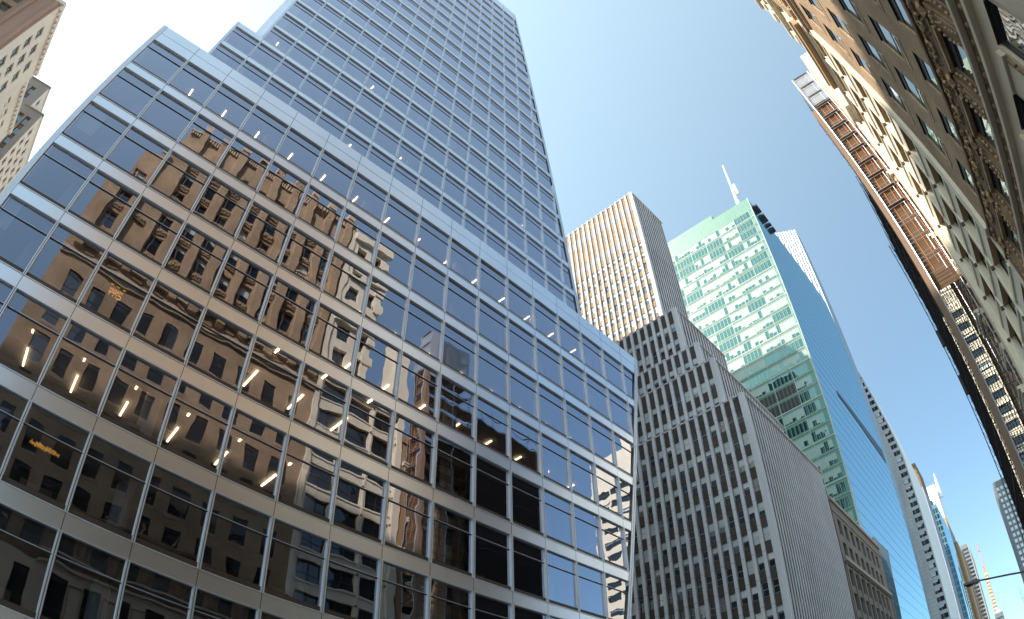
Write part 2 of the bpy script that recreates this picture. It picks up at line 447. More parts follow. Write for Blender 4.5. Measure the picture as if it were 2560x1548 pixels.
for j in range(1, 18):
    mb = MB()
    for r in range(NR): mullion(mb, fp, X0 + BW * j, ZA - FL * r - .02, ZA - FL * r + HEAD + .02, podium_edge)
    mb.build('mullion', gb)
# raked and straight corner trims
def corner_trim(fr, edge, z0, z1, w=.42, n=12, dep=.5):
    mb = MB()
    for k in range(n):
        a, b = z0 + (z1 - z0) * k / n, z0 + (z1 - z0) * (k + 1) / n
        for (o0, o1, d, m) in ((-.42, -.20, .02, ALU), (-.20, -.17, -.02, 'seam'), (-.17, 0, .03, ALU)):
            mb.poly([fr.p(edge(a) + o0, a, d), fr.p(edge(a) + o1, a, d), fr.p(edge(b) + o1, b, d), fr.p(edge(b) + o0, b, d)], m)
        mb.poly([fr.p(edge(a), a, .03), fr.p(edge(a), a, -dep), fr.p(edge(b), b, -dep), fr.p(edge(b), b, .03)], ALU)
    mb.build('corner_trim', gb)
corner_trim(fp, podium_edge, 1, 40.35); corner_trim(ft, tower_edge, 39.5, 130.7)
mb = MB(); mb.box(X0 - .32, X0, YF - .02, YF + .4, 0, 40.35, ALU); mb.build('corner_trim', gb)
# tower
XT = -1.458
tow_cols = [(XT + BW * i, XT + BW * (i + 1)) for i in range(15)]
step_cols = [(XT - BW, XT)]
for k in range(-2, 19):
    zs = 48.5 + FL * k
    cols = (step_cols if k < 2 else []) + tow_cols
    for ua, ub in cols: pane_unit(ft, ua, ub, zs, zs + HEAD, tower_edge, sill=.16)
    mb = MB(); panel_row(mb, ft, cols, zs - (FL - HEAD) + .04, zs - .05, tower_edge); mb.build('spandrel_band', gb)
mb = MB(); panel_row(mb, ft, tow_cols, 126.9, 128.7, tower_edge); panel_row(mb, ft, tow_cols, 128.75, 130.7, tower_edge); mb.build('parapet', gb)
mb = MB(); panel_row(mb, ft, step_cols, 56.1, 57.0, None); mb.build('parapet', gb)
for i in range(0, 15):
    mb = MB()
    for k in range(-2, 19):
        zs = 48.5 + FL * k; u = XT + BW * i
        if i == 0 and k >= 2: continue
        mullion(mb, ft, u, zs - .02, zs + HEAD + .02, tower_edge)
    mb.build('mullion', gb)
mb = MB(); mb.box(XT - .25, XT, YT - .02, YT + .4, 57.0, 130.7, ALU); mb.build('corner_trim', gb)
mb = MB(); mb.box(XT - BW - .25, XT - BW, YT - .02, YT + .4, 40, 57.0, ALU); mb.build('corner_trim', gb)
# side walls, roofs, back
mb = MB(); mb.box(X0 - .3, X0 - .02, YF + .4, 62, 0, 39.2, 'panel'); mb.build('side_wall', gb)
for (e, y0, y1, z0, z1) in ((podium_edge, YF + .5, 62, 0, 39.2), (tower_edge, YT + .5, 50, 39.3, 130)):
    mb = MB(); mb.hexa([(e(z0) - .3, y0, z0), (e(z0), y0, z0), (e(z0), y1, z0), (e(z0) - .3, y1, z0), (e(z1) - .3, y0, z1), (e(z1), y0, z1), (e(z1), y1, z1), (e(z1) - .3, y1, z1)], 'panel')
    mb.build('side_wall', gb)
mb = MB(); mb.box(XT - .23, XT - .03, YT + .4, 50, 56.2, 130, 'panel'); mb.build('side_wall', gb)
mb = MB(); mb.box(XT - BW - .23, XT - BW - .03, YT + .4, 50, 39.3, 56.4, 'panel'); mb.build('side_wall', gb)
for q in ((X0, 41, YF + .2, YT + .3, 38.9, 39.2), (X0, XT - BW - .3, YT + .3, 62, 38.9, 39.2), (XT - BW, XT, YT + .1, 50, 56.2, 56.5), (XT, 33.2, YT + .1, 50, 129.6, 130)):
    mb = MB(); mb.box(*q, 'roofing'); mb.build('roof', gb)
mb = MB(); mb.box(XT - BW, 36, 49.9, 50.2, 39.2, 130, 'panel'); mb.build('rear_wall', gb)
mb = MB(); mb.box(6, 33, 50.4, 107, 0, 142, 'shadewall'); mb.build('rear_shade_block', gb)  # added unseen block, stands here only to shade the stepped tower
mb = MB(); mb.box(50, 60, 94, 143, 0, 196, 'shadewall'); mb.build('rear_shade_tower', gb)  # added hidden block that casts the shade on the teal tower
# terrace rail
mb = MB(); mb.box(X0 + .5, 40.2, YF + 1.0, YF + 1.03, 39.3, 40.95, 'railglass'); mb.tube([(X0 + .5, YF + 1.015, 40.97), (40.4, YF + 1.015, 40.97)], .035, ALU); mb.build('terrace_rail', gb)
mb = MB(); mb.tube([(XT - BW + .3, YT + .7, 57.9), (XT - .2, YT + .7, 57.9)], .03, ALU); mb.box(XT - BW + .3, XT - .2, YT + .7, YT + .72, 56.5, 57.88, 'railglass'); mb.build('terrace_rail', gb)
# interiors: floor slabs with ceilings, rear partition, columns, light strips, desks
for r in range(NR):
    zs = ZA - FL * r
    mb = MB(); e = podium_edge(zs) - .8
    mb.box(X0, e, YF + .25, 46, zs - (FL - HEAD) + .12, zs - .06, 'ceiling'); 
    mb.box(X0, e, YF + .5, YF + .9, zs + HEAD - .75, zs + HEAD - .02, 'ceiling')
    mb.build('floor_slab', gb)
mb = MB(); mb.box(X0, 40, YF + .25, 46, ZA + HEAD + .03, 38.8, 'ceiling'); mb.build('floor_slab', gb)
mb = MB(); mb.box(X0, 36, 40, 40.2, 0, 38.5, 'inwall'); mb.build('partition', gb)
for k in range(-2, 20):
    zs = 48.5 + FL * k; mb = MB(); e = tower_edge(zs) - .8
    mb.box(XT - (BW if k < 2 else 0), e, YT + .25, 40, zs - (FL - HEAD) + .12, zs - .06, 'ceiling')
    mb.box(XT - (BW if k < 2 else 0), e, YT + .5, YT + .8, zs + HEAD - .62, zs + HEAD - .02, 'ceiling')
    mb.build('floor_slab', gb)
mb = MB(); mb.box(XT - .1, 33, 37, 37.2, 39.5, 130, 'inwall'); mb.build('partition', gb)
for i, j in enumerate((.78, 3.8, 6.8, 9.8, 12.7, 15)):
    mb = MB(); x = X0 + BW * j
    mb.tube([(x, YF + 1.7, 0), (x, YF + 1.7, 38.3)], .42, 'column', n=12); mb.build('column', gb)
for i, j in enumerate((.85, 3.85, 6.85, 9.85, 11.85)):
    mb = MB(); x = XT + BW * j
    mb.tube([(x, YT + 1.5, 39.4), (x, YT + 1.5, 129)], .40, 'column', n=12); mb.build('column', gb)
ystart = [24.85, 28.8, 29.5, 30.8, 35.2, 27.0, 27.5, 28, 28]
lights = []
for r in range(NR - 1):
    zc = ZA - FL * r + HEAD + .03
    for j in range(0 if r > 3 else 1, 15):
        x = X0 + BW * (j + .5) - .06
        if x > podium_edge(zc) - 2: continue
        L = 2.9 if r < 4 else 1.7
        y0 = ystart[r] if (r, j) not in ((4, 5), (4, 6), (4, 7)) else 25.5
        if r in (1, 2, 3) and j >= 7: y0 = 26.2
        lights.append((x, y0, zc, L))
        if r >= 4: lights.append((x, y0 - 2.3, zc, .9 if r > 4 else .4))
for x, y0, zc, L in lights[:100]:
    mb = MB(); mb.box(x - .05, x + .05, y0, y0 + L, zc - .05, zc + .02, 'tubelight'); mb.build('ceiling_light', gb)
mb = MB()
for (k, i, y0) in [(k, i, YT + U(1.0, 1.8)) for k in range(-1, 6) for i in range(13) if rnd() < .22]:
    x = XT + BW * (i + .5); zc = 48.5 + FL * k + HEAD + .03; mb.box(x - .06, x + .06, y0, y0 + .6, zc - .04, zc + .02, 'tubelight')
mb.build('ceiling_light', gb, kind='stuff')
for (r, j, u0, u1, h) in ((2, 0, .06, .48, .62), (4, 0, .0, .3, .5), (0, 0, .02, .09, .9), (3, 0, .02, .08, .8)):
    zs = ZA - FL * r; mb = MB(); x = X0 + BW * j; mb.box(x + BW * u0, x + BW * u1, YF + .28, YF + .31, zs + HEAD * (1 - h), zs + HEAD - .05, 'blind'); mb.build('window_blind', gb)
for (k, i, u0, u1, h) in ((0, -1, .1, .55, .45), (2, 0, .0, .4, .95), (3, 0, .0, .35, .9), (4, 0, .0, .4, .9), (5, 0, .05, .4, .9), (0, 0, .05, .2, .7), (-1, 5, .4, .55, .9)):
    zs = 48.5 + FL * k; mb = MB(); x = XT + BW * i; mb.box(x + BW * u0, x + BW * u1, YT + .28, YT + .31, zs + HEAD * (1 - h), zs + HEAD - .05, 'blind'); mb.build('window_blind', gb)
for i in range(-1, 14):
    for k in range(-1, 19):
        if (i < 0 and k > 1) or rnd() > .16: continue
        zs = 48.5 + FL * k; x = XT + BW * i; u0 = U(.05, .6); u1 = min(.96, u0 + U(.12, .4)); h = U(.3, .95)
        if x + BW > tower_edge(zs) - 1: continue
        mb = MB(); mb.box(x + BW * u0, x + BW * u1, YT + .3, YT + .33, zs + HEAD * (1 - h), zs + HEAD - .05, 'dimblind'); mb.build('window_blind', gb)
for r in range(3, NR - 1):
    zs = ZA - FL * r
    for j in range(0, 13):
        if rnd() < .5: x = X0 + BW * j + U(.1, 1.0); mb = MB(); mb.box(x, x + U(1.0, 1.9), YF + .7, YF + 1.4, zs + .05, zs + U(.55, .85), 'desk'); mb.build('low_cabinet', gb)
gw.build()

# neon sign hung inside a window, seen from behind
def text_mesh(lines, size, lead):
    obs = []
    for i, (t, s) in enumerate(lines):
        cu = bpy.data.curves.new('t', 'FONT'); cu.body = t; cu.size = size * s; cu.align_x = 'CENTER'; cu.extrude = .02; cu.offset = -.004
        o = bpy.data.objects.new('t', cu); COL.objects.link(o); o.location = (0, -i * lead, 0); obs.append(o)
    bpy.context.view_layer.update()
    dg = bpy.context.evaluated_depsgraph_get(); V = []; F = []
    for o in obs:
        me = bpy.data.meshes.new_from_object(o.evaluated_get(dg)); k = len(V)
        V += [tuple(o.matrix_world @ v.co) for v in me.vertices]; F += [tuple(k + q for q in p.vertices) for p in me.polygons]
        bpy.data.meshes.remove(me)
    for o in obs: bpy.data.objects.remove(o)
    return V, F
V, F = text_mesh([('U & D', 1.0), ('Happy', .8), ('CITY', 1.0)], .36, .31)
cx, cz = -.15, 20.85
me = bpy.data.meshes.new('neon_sign'); 
fb = MB()
for q in ((-.78, -.74, -.85, .42), (.74, .78, -.85, .42), (-.74, .74, -.85, -.82), (-.74, .74, .39, .42), (-.74, .74, -.12, -.10), (-.74, .74, -.44, -.42)): fb.box(q[0], q[1], .03, .05, q[2], q[3], 'dark')
k = len(V)
me.from_pydata([(-v[0], v[2], v[1]) for v in V] + fb.v, [], F + [tuple(k + i for i in f) for f in fb.f]); me.materials.append(M['neon']); me.materials.append(M['dark'])
me.polygons.foreach_set('material_index', [0] * len(F) + [1] * len(fb.f))
o = bpy.data.objects.new('neon_sign', me); COL.objects.link(o); o.location = (cx, YF + 1.0, cz)
o['label'] = 'amber neon lettering seen mirrored behind a window of the glass podium'; o['category'] = 'sign'
mb = MB(); x, z = .4, 12.0
random.seed(3)
for k in range(26):
    xx = x - k * .053
    mb.box(xx, xx + U(.015, .03), YF + .8, YF + .83, z + U(-.02, .06), z + U(.12, .24), 'neon')
o = mb.build('light_garland'); o['label'] = 'thin row of golden glowing strokes hanging behind a dark podium window'; o['category'] = 'light'

# ================================================================== GREY STEPPED TOWER
gt = thing('stepped_office_tower', 'grey stepped office tower with pale vertical piers, its top block coloured sunlit tan', 'office building', (84, 40, 0))
gtw = WinSet(gt, 100); gtp = WinSet(gt, 100, 'pier')
def tier(xw, ys, x1, y1, z0, z1, fl, pw, ps, first_head, blank=None, top=False, pitchw=1.42, pitchs=1.04, infill='greybrick'):
    FW = FR((xw, ys), (0, 1), (-1, 0)); FS = FR((xw, ys), (1, 0), (0, -1))
    wall = MB()
    W, S = y1 - ys, x1 - xw
    # west face: brick and windows between pale piers
    nw = int(W / pitchw); rows = []
    h = first_head
    while h - 1.8 > z0: rows.append((h - 1.78, h)); h -= fl
    louv = blank or []
    cols = [(.45 + k * pitchw, .45 + k * pitchw + pitchw - .47) for k in range(nw)]
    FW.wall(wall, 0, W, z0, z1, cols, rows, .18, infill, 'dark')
    for (za, zb) in rows:
        rowblind = rnd() < .35
        for (ua, ub) in cols:
            bl = U(.35, .65) if (rnd() < (.85 if rowblind else .5)) else (1.0 if rnd() < .3 else 0)
            gl = 'darkglass' if rnd() < .75 else 'paleglass'
            gtw.add(FW.p((ua + ub) / 2, za, 0), lambda mb, a=ua, b=ub, c=za, d=zb, l=bl, g=gl: FW.window(mb, a, b, c, d, -.14, g, 'winframe', .06, .5, l, 'blindglass' if rnd() < .8 else 'blind'))
    for (za, zb) in louv:
        for (ua, ub) in cols:
            FW.box(wall, ua, ub, za, zb, -.1, .012, 'slabgrey')
    edges = [z1 + .25]; q = first_head + .35
    while q > z0 + .2: edges.append(q); q -= fl
    edges.append(z0)
    for k in range(nw + 1):
        u0 = max(0, -.02 + k * pitchw); u1 = u0 + .47
        def fn(mb, u0=u0, u1=u1):
            for a, b in zip(edges, edges[1:]):
                if a - b > .1: FW.box(mb, u0, u1, b + .02, a - .02, -.05, .30, 'greypier')
            FW.box(mb, u0 + .01, u1 - .01, z0, z1, -.05, .27, 'seam')
        gtp.add(FW.p(u0, (z0 + z1) / 2), fn)
    # street face: dense narrow piers
    ns = int(S / pitchs)
    cols2 = [(.36 + k * pitchs, .36 + k * pitchs + pitchs - .42) for k in range(ns)]
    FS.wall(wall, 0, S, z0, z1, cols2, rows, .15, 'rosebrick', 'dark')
    for (za, zb) in rows:
        for (ua, ub) in cols2:
            gtw.add(tuple(Vector(FS.p((ua + ub) / 2, za, 0)) * 1.15), lambda mb, a=ua, b=ub, c=za, d=zb, l=(U(.2, .7) if rnd() < .3 else 0): FS.window(mb, a, b, c, d, -.12, 'darkglass', 'dark', .05, None, l))
    for k in range(ns + 1):
        gtp.add(tuple(Vector(FS.p(k * pitchs, (z0 + z1) / 2)) * 1.1), lambda mb, u0=k * pitchs: FS.box(mb, u0 - .0, u0 + .29, z0, z1 + .2, -.05, .13, 'greypier'))
    # parapet coping following the piers
    cop = MB()
    for k in range(nw + 1):
        u0 = -.02 + k * pitchw; FW.box(cop, u0 - .05, u0 + .52, z1 + .2, z1 + .38, -.4, .36, 'greypier'); FW.box(cop, u0 + .52, u0 + pitchw - .05, z1 + .2, z1 + .38, -.4, .1, 'greypier')
    FS.box(cop, 0, S, z1 + .2, z1 + .38, -.4, .38, 'greypier')
    gtp.add(FW.p(0, z0), lambda mb: FW.box(mb, -.36, .2, z0, z1 + .2, -.2, .32, 'greypier'))
    wall.poly([(xw, ys, z1), (x1, ys, z1), (x1, y1, z1), (xw, y1, z1)], 'roofing')
    wall.poly([(x1, ys, z0), (x1, y1, z0), (x1, y1, z1), (x1, ys, z1)], 'greybrick')
    wall.poly([(xw, y1, z0), (x1, y1, z0), (x1, y1, z1), (xw, y1, z1)], 'greybrick')
    wall.build('tier_wall', gt); cop.build('coping', gt)
random.seed(11)
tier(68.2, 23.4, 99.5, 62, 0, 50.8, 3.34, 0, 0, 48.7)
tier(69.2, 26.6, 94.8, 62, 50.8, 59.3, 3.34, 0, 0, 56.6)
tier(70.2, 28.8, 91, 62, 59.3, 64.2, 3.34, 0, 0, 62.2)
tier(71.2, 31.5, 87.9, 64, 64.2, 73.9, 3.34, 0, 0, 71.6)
tier(86.0, 41.0, 99.0, 80, 70.0, 130.8, 3.30, 0, 0, 112.4, blank=[(124.4, 126.8), (114.6, 116.8)], pitchw=1.50, infill='sunlitbrick')
gtw.build(); gtp.build()
mb = MB(); mb.box(98, 98.6, 42, 43.5, 131, 131.9, 'steel'); mb.build('roof_unit', gt)

# ================================================================== GREEN GLASS TOWER
gg = thing('green_glass_tower', 'tall teal glass tower with white blinds, one smooth sky-blue side towards the street', 'office building', (190, 45, 0))
ggw = WinSet(gg, 100)
XG = 140.0
def ysg(z): return 27.6 - 3.0 * z / 170
FG = FR((XG, 0), (0, 1), (-1, 0))
random.seed(21)
ZTOP = 171.5
wall = MB(); mul = []; ver = []
ze = ZTOP
wall.poly([FG.p(ysg(0), 0, -.02), FG.p(75, 0, -.02), FG.p(75, ZTOP - .0, -.02), FG.p(ysg(ZTOP), ZTOP, -.02)], 'tealpanel')
r = 0; z = 162.5
while z > 20:
    za, zb = z, z + 2.75
    bay0 = 25.1 + 1.4
    for b in range(6):
        rowmode = rnd()
        for k in range(5):
            ua = bay0 + b * 6.15 + k * 1.2 - .2; ub = ua + 1.16
            if ua < ysg(za) + .5: continue
            dark = 88 < za < 97.5 and 31.5 < ua < 46
            if dark:
                ggw.add(FG.p(ua, za), lambda mb, a=ua, b2=ub, c=za, d=zb: FG.box(mb, a, b2, c - .3, d + .3, -.03, .02, 'dark')); continue
            l = 0 if rowmode < .36 else (1.0 if rnd() < .35 else U(.35, .9)); 
            if rnd() < .12: l = 0
            ggw.add(FG.p(ua, za), lambda mb, a=ua, b2=ub, c=za, d=zb, l=l: FG.window(mb, a, b2, c, d, .0, 'tealglass', 'tealmull', .035, None, l, 'tealblind', ft=.02))
    mul.append(lambda mb, z=z, za=za, zb=zb, r=r: (FG.box(mb, ysg(z), 75, za - .42, za - .30, 0, .14, 'tealmull' if r % 3 else 'whitepaint'), FG.box(mb, ysg(z), 75, zb + .12, zb + .17, 0, .05, 'tealmull')))
    z -= 3.95; r += 1
for b in range(8): ver.append((26.05 + b * 6.15, .15, 166, .10))
for k in range(2, 38): ver.append((25.5 + k * 1.2, .04, ZTOP - .3, .035))
wall.poly([(XG, ysg(ZTOP), ZTOP), (XG, 75, ZTOP), (165, 75, ZTOP), (165, ysg(ZTOP), ZTOP)], 'roofing')
FG.box(wall, 39, 60, ZTOP, ZTOP + 2.2, -8, -.02, 'tealpanel')
wall.build('curtain_wall', gg)
each(gg, 'floor_band', mul, lambda mb, f: f(mb)); each(gg, 'mullion', ver, lambda mb, q: FG.box(mb, q[0], q[0] + q[1], 10, q[2], 0, q[3], 'tealmull'))
ggw.build()
def farx(z): return 242 - 24 * z / 173
ZFAR = 180.0
sb = MB()
pts = [(XG, ysg(0), 0), (farx(0), ysg(0), 0), (farx(ZFAR), ysg(ZFAR), ZFAR), (XG, ysg(ZTOP), ZTOP)]
sb.poly(pts, 'skyglass'); sb.build('street_curtain_wall', gg)
jl = []
for k in range(44):
    z = 8 + k * 3.95
    if z > ZTOP - 1: break
    jl.append((z, k % 9 == 4))
def fn(ln, q):
    z, big = q; y = ysg(z)
    ln.hexa([(XG, y - .03, z), (farx(z), y - .03, z), (farx(z), y + .05, z), (XG, y + .05, z), (XG, y - .03, z + (.2 if big else .07)), (farx(z), y - .03, z + (.2 if big else .07)), (farx(z), y + .05, z + .1), (XG, y + .05, z + .1)], 'bluepanel')
each(gg, 'floor_joint', jl, fn)
sl_ = MB(); y = ysg(104); sl_.hexa([(163, y - .12, 102.6), (224, y - .12, 104.2), (224, y + .1, 104.2), (163, y + .1, 102.6), (163, y - .12, 104.4), (224, y - .12, 109.8), (224, y + .1, 109.8), (163, y + .1, 104.4)], 'blacksteel'); sl_.build('louvre_slot', gg)
ed = MB(); ed.tube([(XG, ysg(0) - .02, 0), (XG, ysg(ZTOP) - .02, ZTOP)], .16, 'tealmull'); ed.tube([(farx(0), ysg(0), 0), (farx(ZFAR), ysg(ZFAR), ZFAR)], .1, 'tealmull'); ed.build('corner_trim', gg)
mb = MB(); mb.poly([(farx(0), ysg(0), 0), (farx(0), 75, 0), (farx(ZTOP), 75, ZTOP), (farx(ZTOP), ysg(ZTOP), ZTOP)], 'bluepanel'); mb.poly([(XG, 75, 0), (farx(0), 75, 0), (farx(ZTOP), 75, ZTOP), (XG, 75, ZTOP)], 'bluepanel'); mb.build('rear_wall', gg)
for k in range(18):
    if k in (5, 11, 14): continue
    x = 144.5 + k * .85; mb = MB(); mb.box(x, x + .5, ysg(ZTOP) - 1.3, ysg(ZTOP) + .4, ZTOP - .4, ZTOP + .5, 'blacksteel'); mb.build('roof_fixture', gg)
mb = MB()
base, tip = Vector((150, 31.0, 171)), Vector((150, 29.3, 208))
mb.tube([base, base.lerp(tip, .35), base.lerp(tip, .62), tip], [.75, .62, .45, .25], 'whitepaint', n=6)
for k in range(7):
    a = base.lerp(tip, .05 + k * .05); b = base.lerp(tip, .09 + k * .05); o1 = Vector((0, -1.3 + .1 * k, 0))
    mb.tube([a, a + o1], .12, 'whitepaint', 4); mb.tube([a + o1, b + o1], .14, 'whitepaint', 4); mb.tube([a, b + o1], .1, 'whitepaint', 4)
mb.box(149.5, 150.5, 28.3, 29.1, 188, 194, 'whitepaint'); mb.build('spire', gg)

# ================================================================== generic towers
def block(name, label, x0, x1, y0, y1, z1, wallm, faces, z0=0, roof='roofing', cap=40, group=None):
    """faces: list of (side, cols, rows, depth, windowfn(fr, mb, ua, ub, za, zb)); sides W (-x), S (-y), N (+y), E (+x)"""
    t = thing(name, label, 'building', ((x0 + x1) / 2, (y0 + y1) / 2, z0), group)
    ws = WinSet(t, cap); wall = MB()
    FRS = {'W': (FR((x0, y0), (0, 1), (-1, 0)), y1 - y0), 'S': (FR((x0, y0), (1, 0), (0, -1)), x1 - x0),
           'N': (FR((x0, y1), (1, 0), (0, 1)), x1 - x0), 'E': (FR((x1, y0), (0, 1), (1, 0)), y1 - y0)}
    done = set()
    for side, cols, rows, dep, fn, wm in faces:
        fr, L = FRS[side]; done.add(side)
        fr.wall(wall, 0, L, z0, z1, cols, rows, dep, wm or wallm)
        for za, zb in rows:
            for ua, ub in cols:
                ws.add(fr.p((ua + ub) / 2, (za + zb) / 2), lambda mb, fr=fr, a=ua, b=ub, c=za, d=zb, fn=fn: fn(fr, mb, a, b, c, d))
    for side in 'WSNE':
        if side not in done:
            fr, L = FRS[side]; fr.rect(wall, 0, L, z0, z1, 0, wallm)
    wall.poly([(x0, y0, z1), (x1, y0, z1), (x1, y1, z1), (x0, y1, z1)], roof)
    wall.build('wall', t); ws.build()
    return t, FRS
def grid(a, b, pitch, w, off=0):
    out = []; u = a + off
    while u + w <= b: out.append((u, u + w)); u += pitch
    return out
def rowsdown(head, zmin, fl, h):
    out = []
    while head - h > zmin: out.append((head - h, head)); head -= fl
    return out
def wsimple(glass='darkglass', frame='winframe', fw=.07, mid=None, cross=None, blindp=.0, bm='blindglass', dep=.2):
    return lambda fr, mb, a, b, c, d: fr.window(mb, a, b, c, d, -dep, glass, frame, fw, mid, U(.2, .8) if rnd() < blindp else 0, bm, cross)
random.seed(31)
# low brown building by the grey tower
t, f = block('brown_office_building', 'low taupe stone office building with paired sash windows below the teal tower', 100.6, 137.5, 23.25, 58, 46.8, 'taupe',
    [('S', grid(2.2, 36, 4.05, 2.3), [(40.4, 43.4), (36.3, 39.0), (31.0, 34.0), (26.7, 29.7), (22.4, 25.4), (18.1, 21.1), (13.8, 16.8), (9.5, 12.5)], .5, wsimple('paleglass', 'dark', .11, .5, .5, .1, dep=.45), None)], cap=100)
fr = f['S'][0]; mb = MB(); fr.box(mb, -.1, 37, 46.2, 46.9, -.5, .3, 'taupelight'); mb.build('parapet', t)
mb = MB(); fr.box(mb, 0, 36.9, 44.2, 44.4, 0, .18, 'taupelight'); mb.build('string_course', t)
mb = MB(); fr.box(mb, 0, 36.9, 34.9, 35.7, 0, .55, 'taupelight'); fr.box(mb, 0, 36.9, 34.6, 34.9, 0, .3, 'taupe'); mb.build('cornice', t)
each(t, 'pilaster', range(10), lambda mb, k: fr.box(mb, .6 + k * 4.05, 1.5 + k * 4.05, 0, 34.6, 0, .16, 'taupe'))
for (x, y, h, r) in ((103, 24.6, 3.0, .8), (108, 24.2, 2.2, .6), (121, 24.0, 1.4, .5), (126, 23.9, 1.9, .55), (130, 23.9, 1.7, .5), (134, 24.0, 2.2, .6)):
    mb = MB(); mb.box(x - r, x + r, y - r * .5, y + r * .5, 46.8, 46.8 + h * .6, 'concrete'); mb.tube([(x, y, 46.8 + h * .6), (x, y, 46.8 + h)], .08, 'galv'); mb.tube([(x + r, y, 47), (x + r, y, 47 + h * .8)], .05, 'steel'); mb.blob((x, y, 46.8 + h), (.45, .3, .35), 'galv'); mb.build('roof_unit', t)
# striped tower behind the teal tower
stp = thing('striped_tower', 'pale tower with slanting white stripes peeking out behind the teal tower', 'building', (268, 40, 0))
XS = 256.0
def yst(z): return 33.4 - 6.4 * min(1, z / 262.0)
mb = MB(); mb.hexa([(XS, yst(0), 0), (XS + 40, yst(0), 0), (XS + 40, 70, 0), (XS, 70, 0), (XS, yst(262), 267), (XS + 6, yst(262), 265), (XS + 30, 70, 262), (XS, 70, 290)], 'bluestone'); mb.build('body', stp)
def fn(mb, k):
    y0, y1 = yst(0) + k * 1.75, yst(262) + k * 1.55; zt = 267 + k * .7
    mb.hexa([(XS - .6, y0, 0), (XS, y0, 0), (XS, y0 + .75, 0), (XS - .6, y0 + .75, 0), (XS - .6, y1, zt), (XS, y1, zt), (XS, y1 + .7, zt), (XS - .6, y1 + .7, zt)], 'whitepaint')
each(stp, 'fin', range(18), fn)
def fn(mb, k):
    z = 15 + k * 4.2; mb.box(XS - .25, XS - .02, yst(z) + .2, 60, z, z + 1.2, 'pinkgrey')
each(stp, 'floor_band', range(60), fn)
# curved-base tower with one column of windows
cv = thing('swooping_tower', 'pale concrete tower whose street front sweeps outwards, dark windows up its edge', 'building', (318, 40, 0))
XC = 302.0
def yc(z): return 24.9 + (0 if z < 140 else ((z - 140) / 52.0) ** 1.25 * 6.3)
def bandx(mb, f0, f1, zz, d, m, x=XC):
    for a, b in zip(zz, zz[1:]): mb.poly([(x - d, f0(a), a), (x - d, f1(a), a), (x - d, f1(b), b), (x - d, f0(b), b)], m)
zz = [0, 60, 120, 140, 150, 160, 170, 180, 190, 196]
mb = MB(); bandx(mb, yc, lambda z: 55, zz, 0, 'paleconc')
for a, b in zip(zz, zz[1:]): mb.poly([(XC, yc(a), a), (XC + 60, yc(a), a), (XC + 60, yc(b), b), (XC, yc(b), b)], 'whitepaint')
mb.poly([(XC, yc(196), 196), (XC + 60, yc(196), 196), (XC + 60, 55, 196), (XC, 55, 196)], 'roofing'); mb.poly([(XC + 60, yc(0), 0), (XC + 60, 55, 0), (XC + 60, 55, 196), (XC + 60, yc(196), 196)], 'paleconc'); mb.build('wall', cv)
cw = WinSet(cv, 60)
for k in range(44):
    z = 14 + k * 4.1
    def fn(mb, z=z, l=rnd()):
        a, b = yc(z + 2.4) + .5, yc(z) + 4.3
        mb.box(XC - .06, XC - .01, a, b, z, z + 2.5, 'darkglass'); 
        for q in (a, a + (b - a) * .62): mb.box(XC - .12, XC - .06, q, q + .12, z, z + 2.5, 'paleconc')
        if l > .3: mb.box(XC - .10, XC - .065, a + (b - a) * .3, b - .1, z + (.3 if l < .6 else 1.4), z + 2.4, 'blindglass')
    cw.add((XC, 27, z), fn)
cw.build()
def fn(mb, k): z = 12.2 + k * 4.1; mb.box(XC - .16, XC, yc(z + 1), yc(z) + 4.6, z, z + 1.3, 'paleconc')
each(cv, 'spandrel_band', range(45), fn)
def fn(mb, k): z = 10 + k * 2.0; mb.box(XC - .09, XC, yc(z) + 5.0, yc(z) + 9.5, z, z + .2, 'concrete')
each(cv, 'rib', range(90), fn)
random.seed(41)
# tower with a brown crown and a patterned front
t, f = block('patterned_tower', 'slim tower with a perforated blue-grey front under a plain brown crown', 364, 392, 24.6, 60, 160, 'lattice',
    [('S', grid(1, 27, 2.2, 1.3), rowsdown(142, 5, 2.6, 1.3), .3, wsimple('darkglass', 'whitepaint', .12, dep=.25), None), ('W', grid(.4, 4, 2.2, 1.3), rowsdown(142, 5, 2.6, 1.3), .3, wsimple('darkglass', 'whitepaint', .12, dep=.25), None)], cap=0)
mb = MB(); mb.box(363.9, 392.1, 24.5, 60.1, 144, 160.2, 'brownstone'); mb.build('crown', t)
# blue glass tower
t, f = block('blue_glass_tower', 'narrow blue glass tower with dark floor bands and a flat top', 428, 498, 23.6, 60, 153.5, 'bluepanel',
    [('W', [(.25, 2.0), (2.3, 4.0)], rowsdown(150.5, 5, 4.4, 3.4), .1, wsimple('skyglass', 'bluepanel', .1, dep=.08), None)], cap=70)
mb = MB(); f['S'][0].rect(mb, .2, 69.8, 1, 152.6, .06, 'skyglass'); mb.build('street_curtain_wall', t)
mb = MB(); mb.box(428, 432, 25.5, 28, 153.5, 157, 'blacksteel'); mb.build('roof_unit', t)
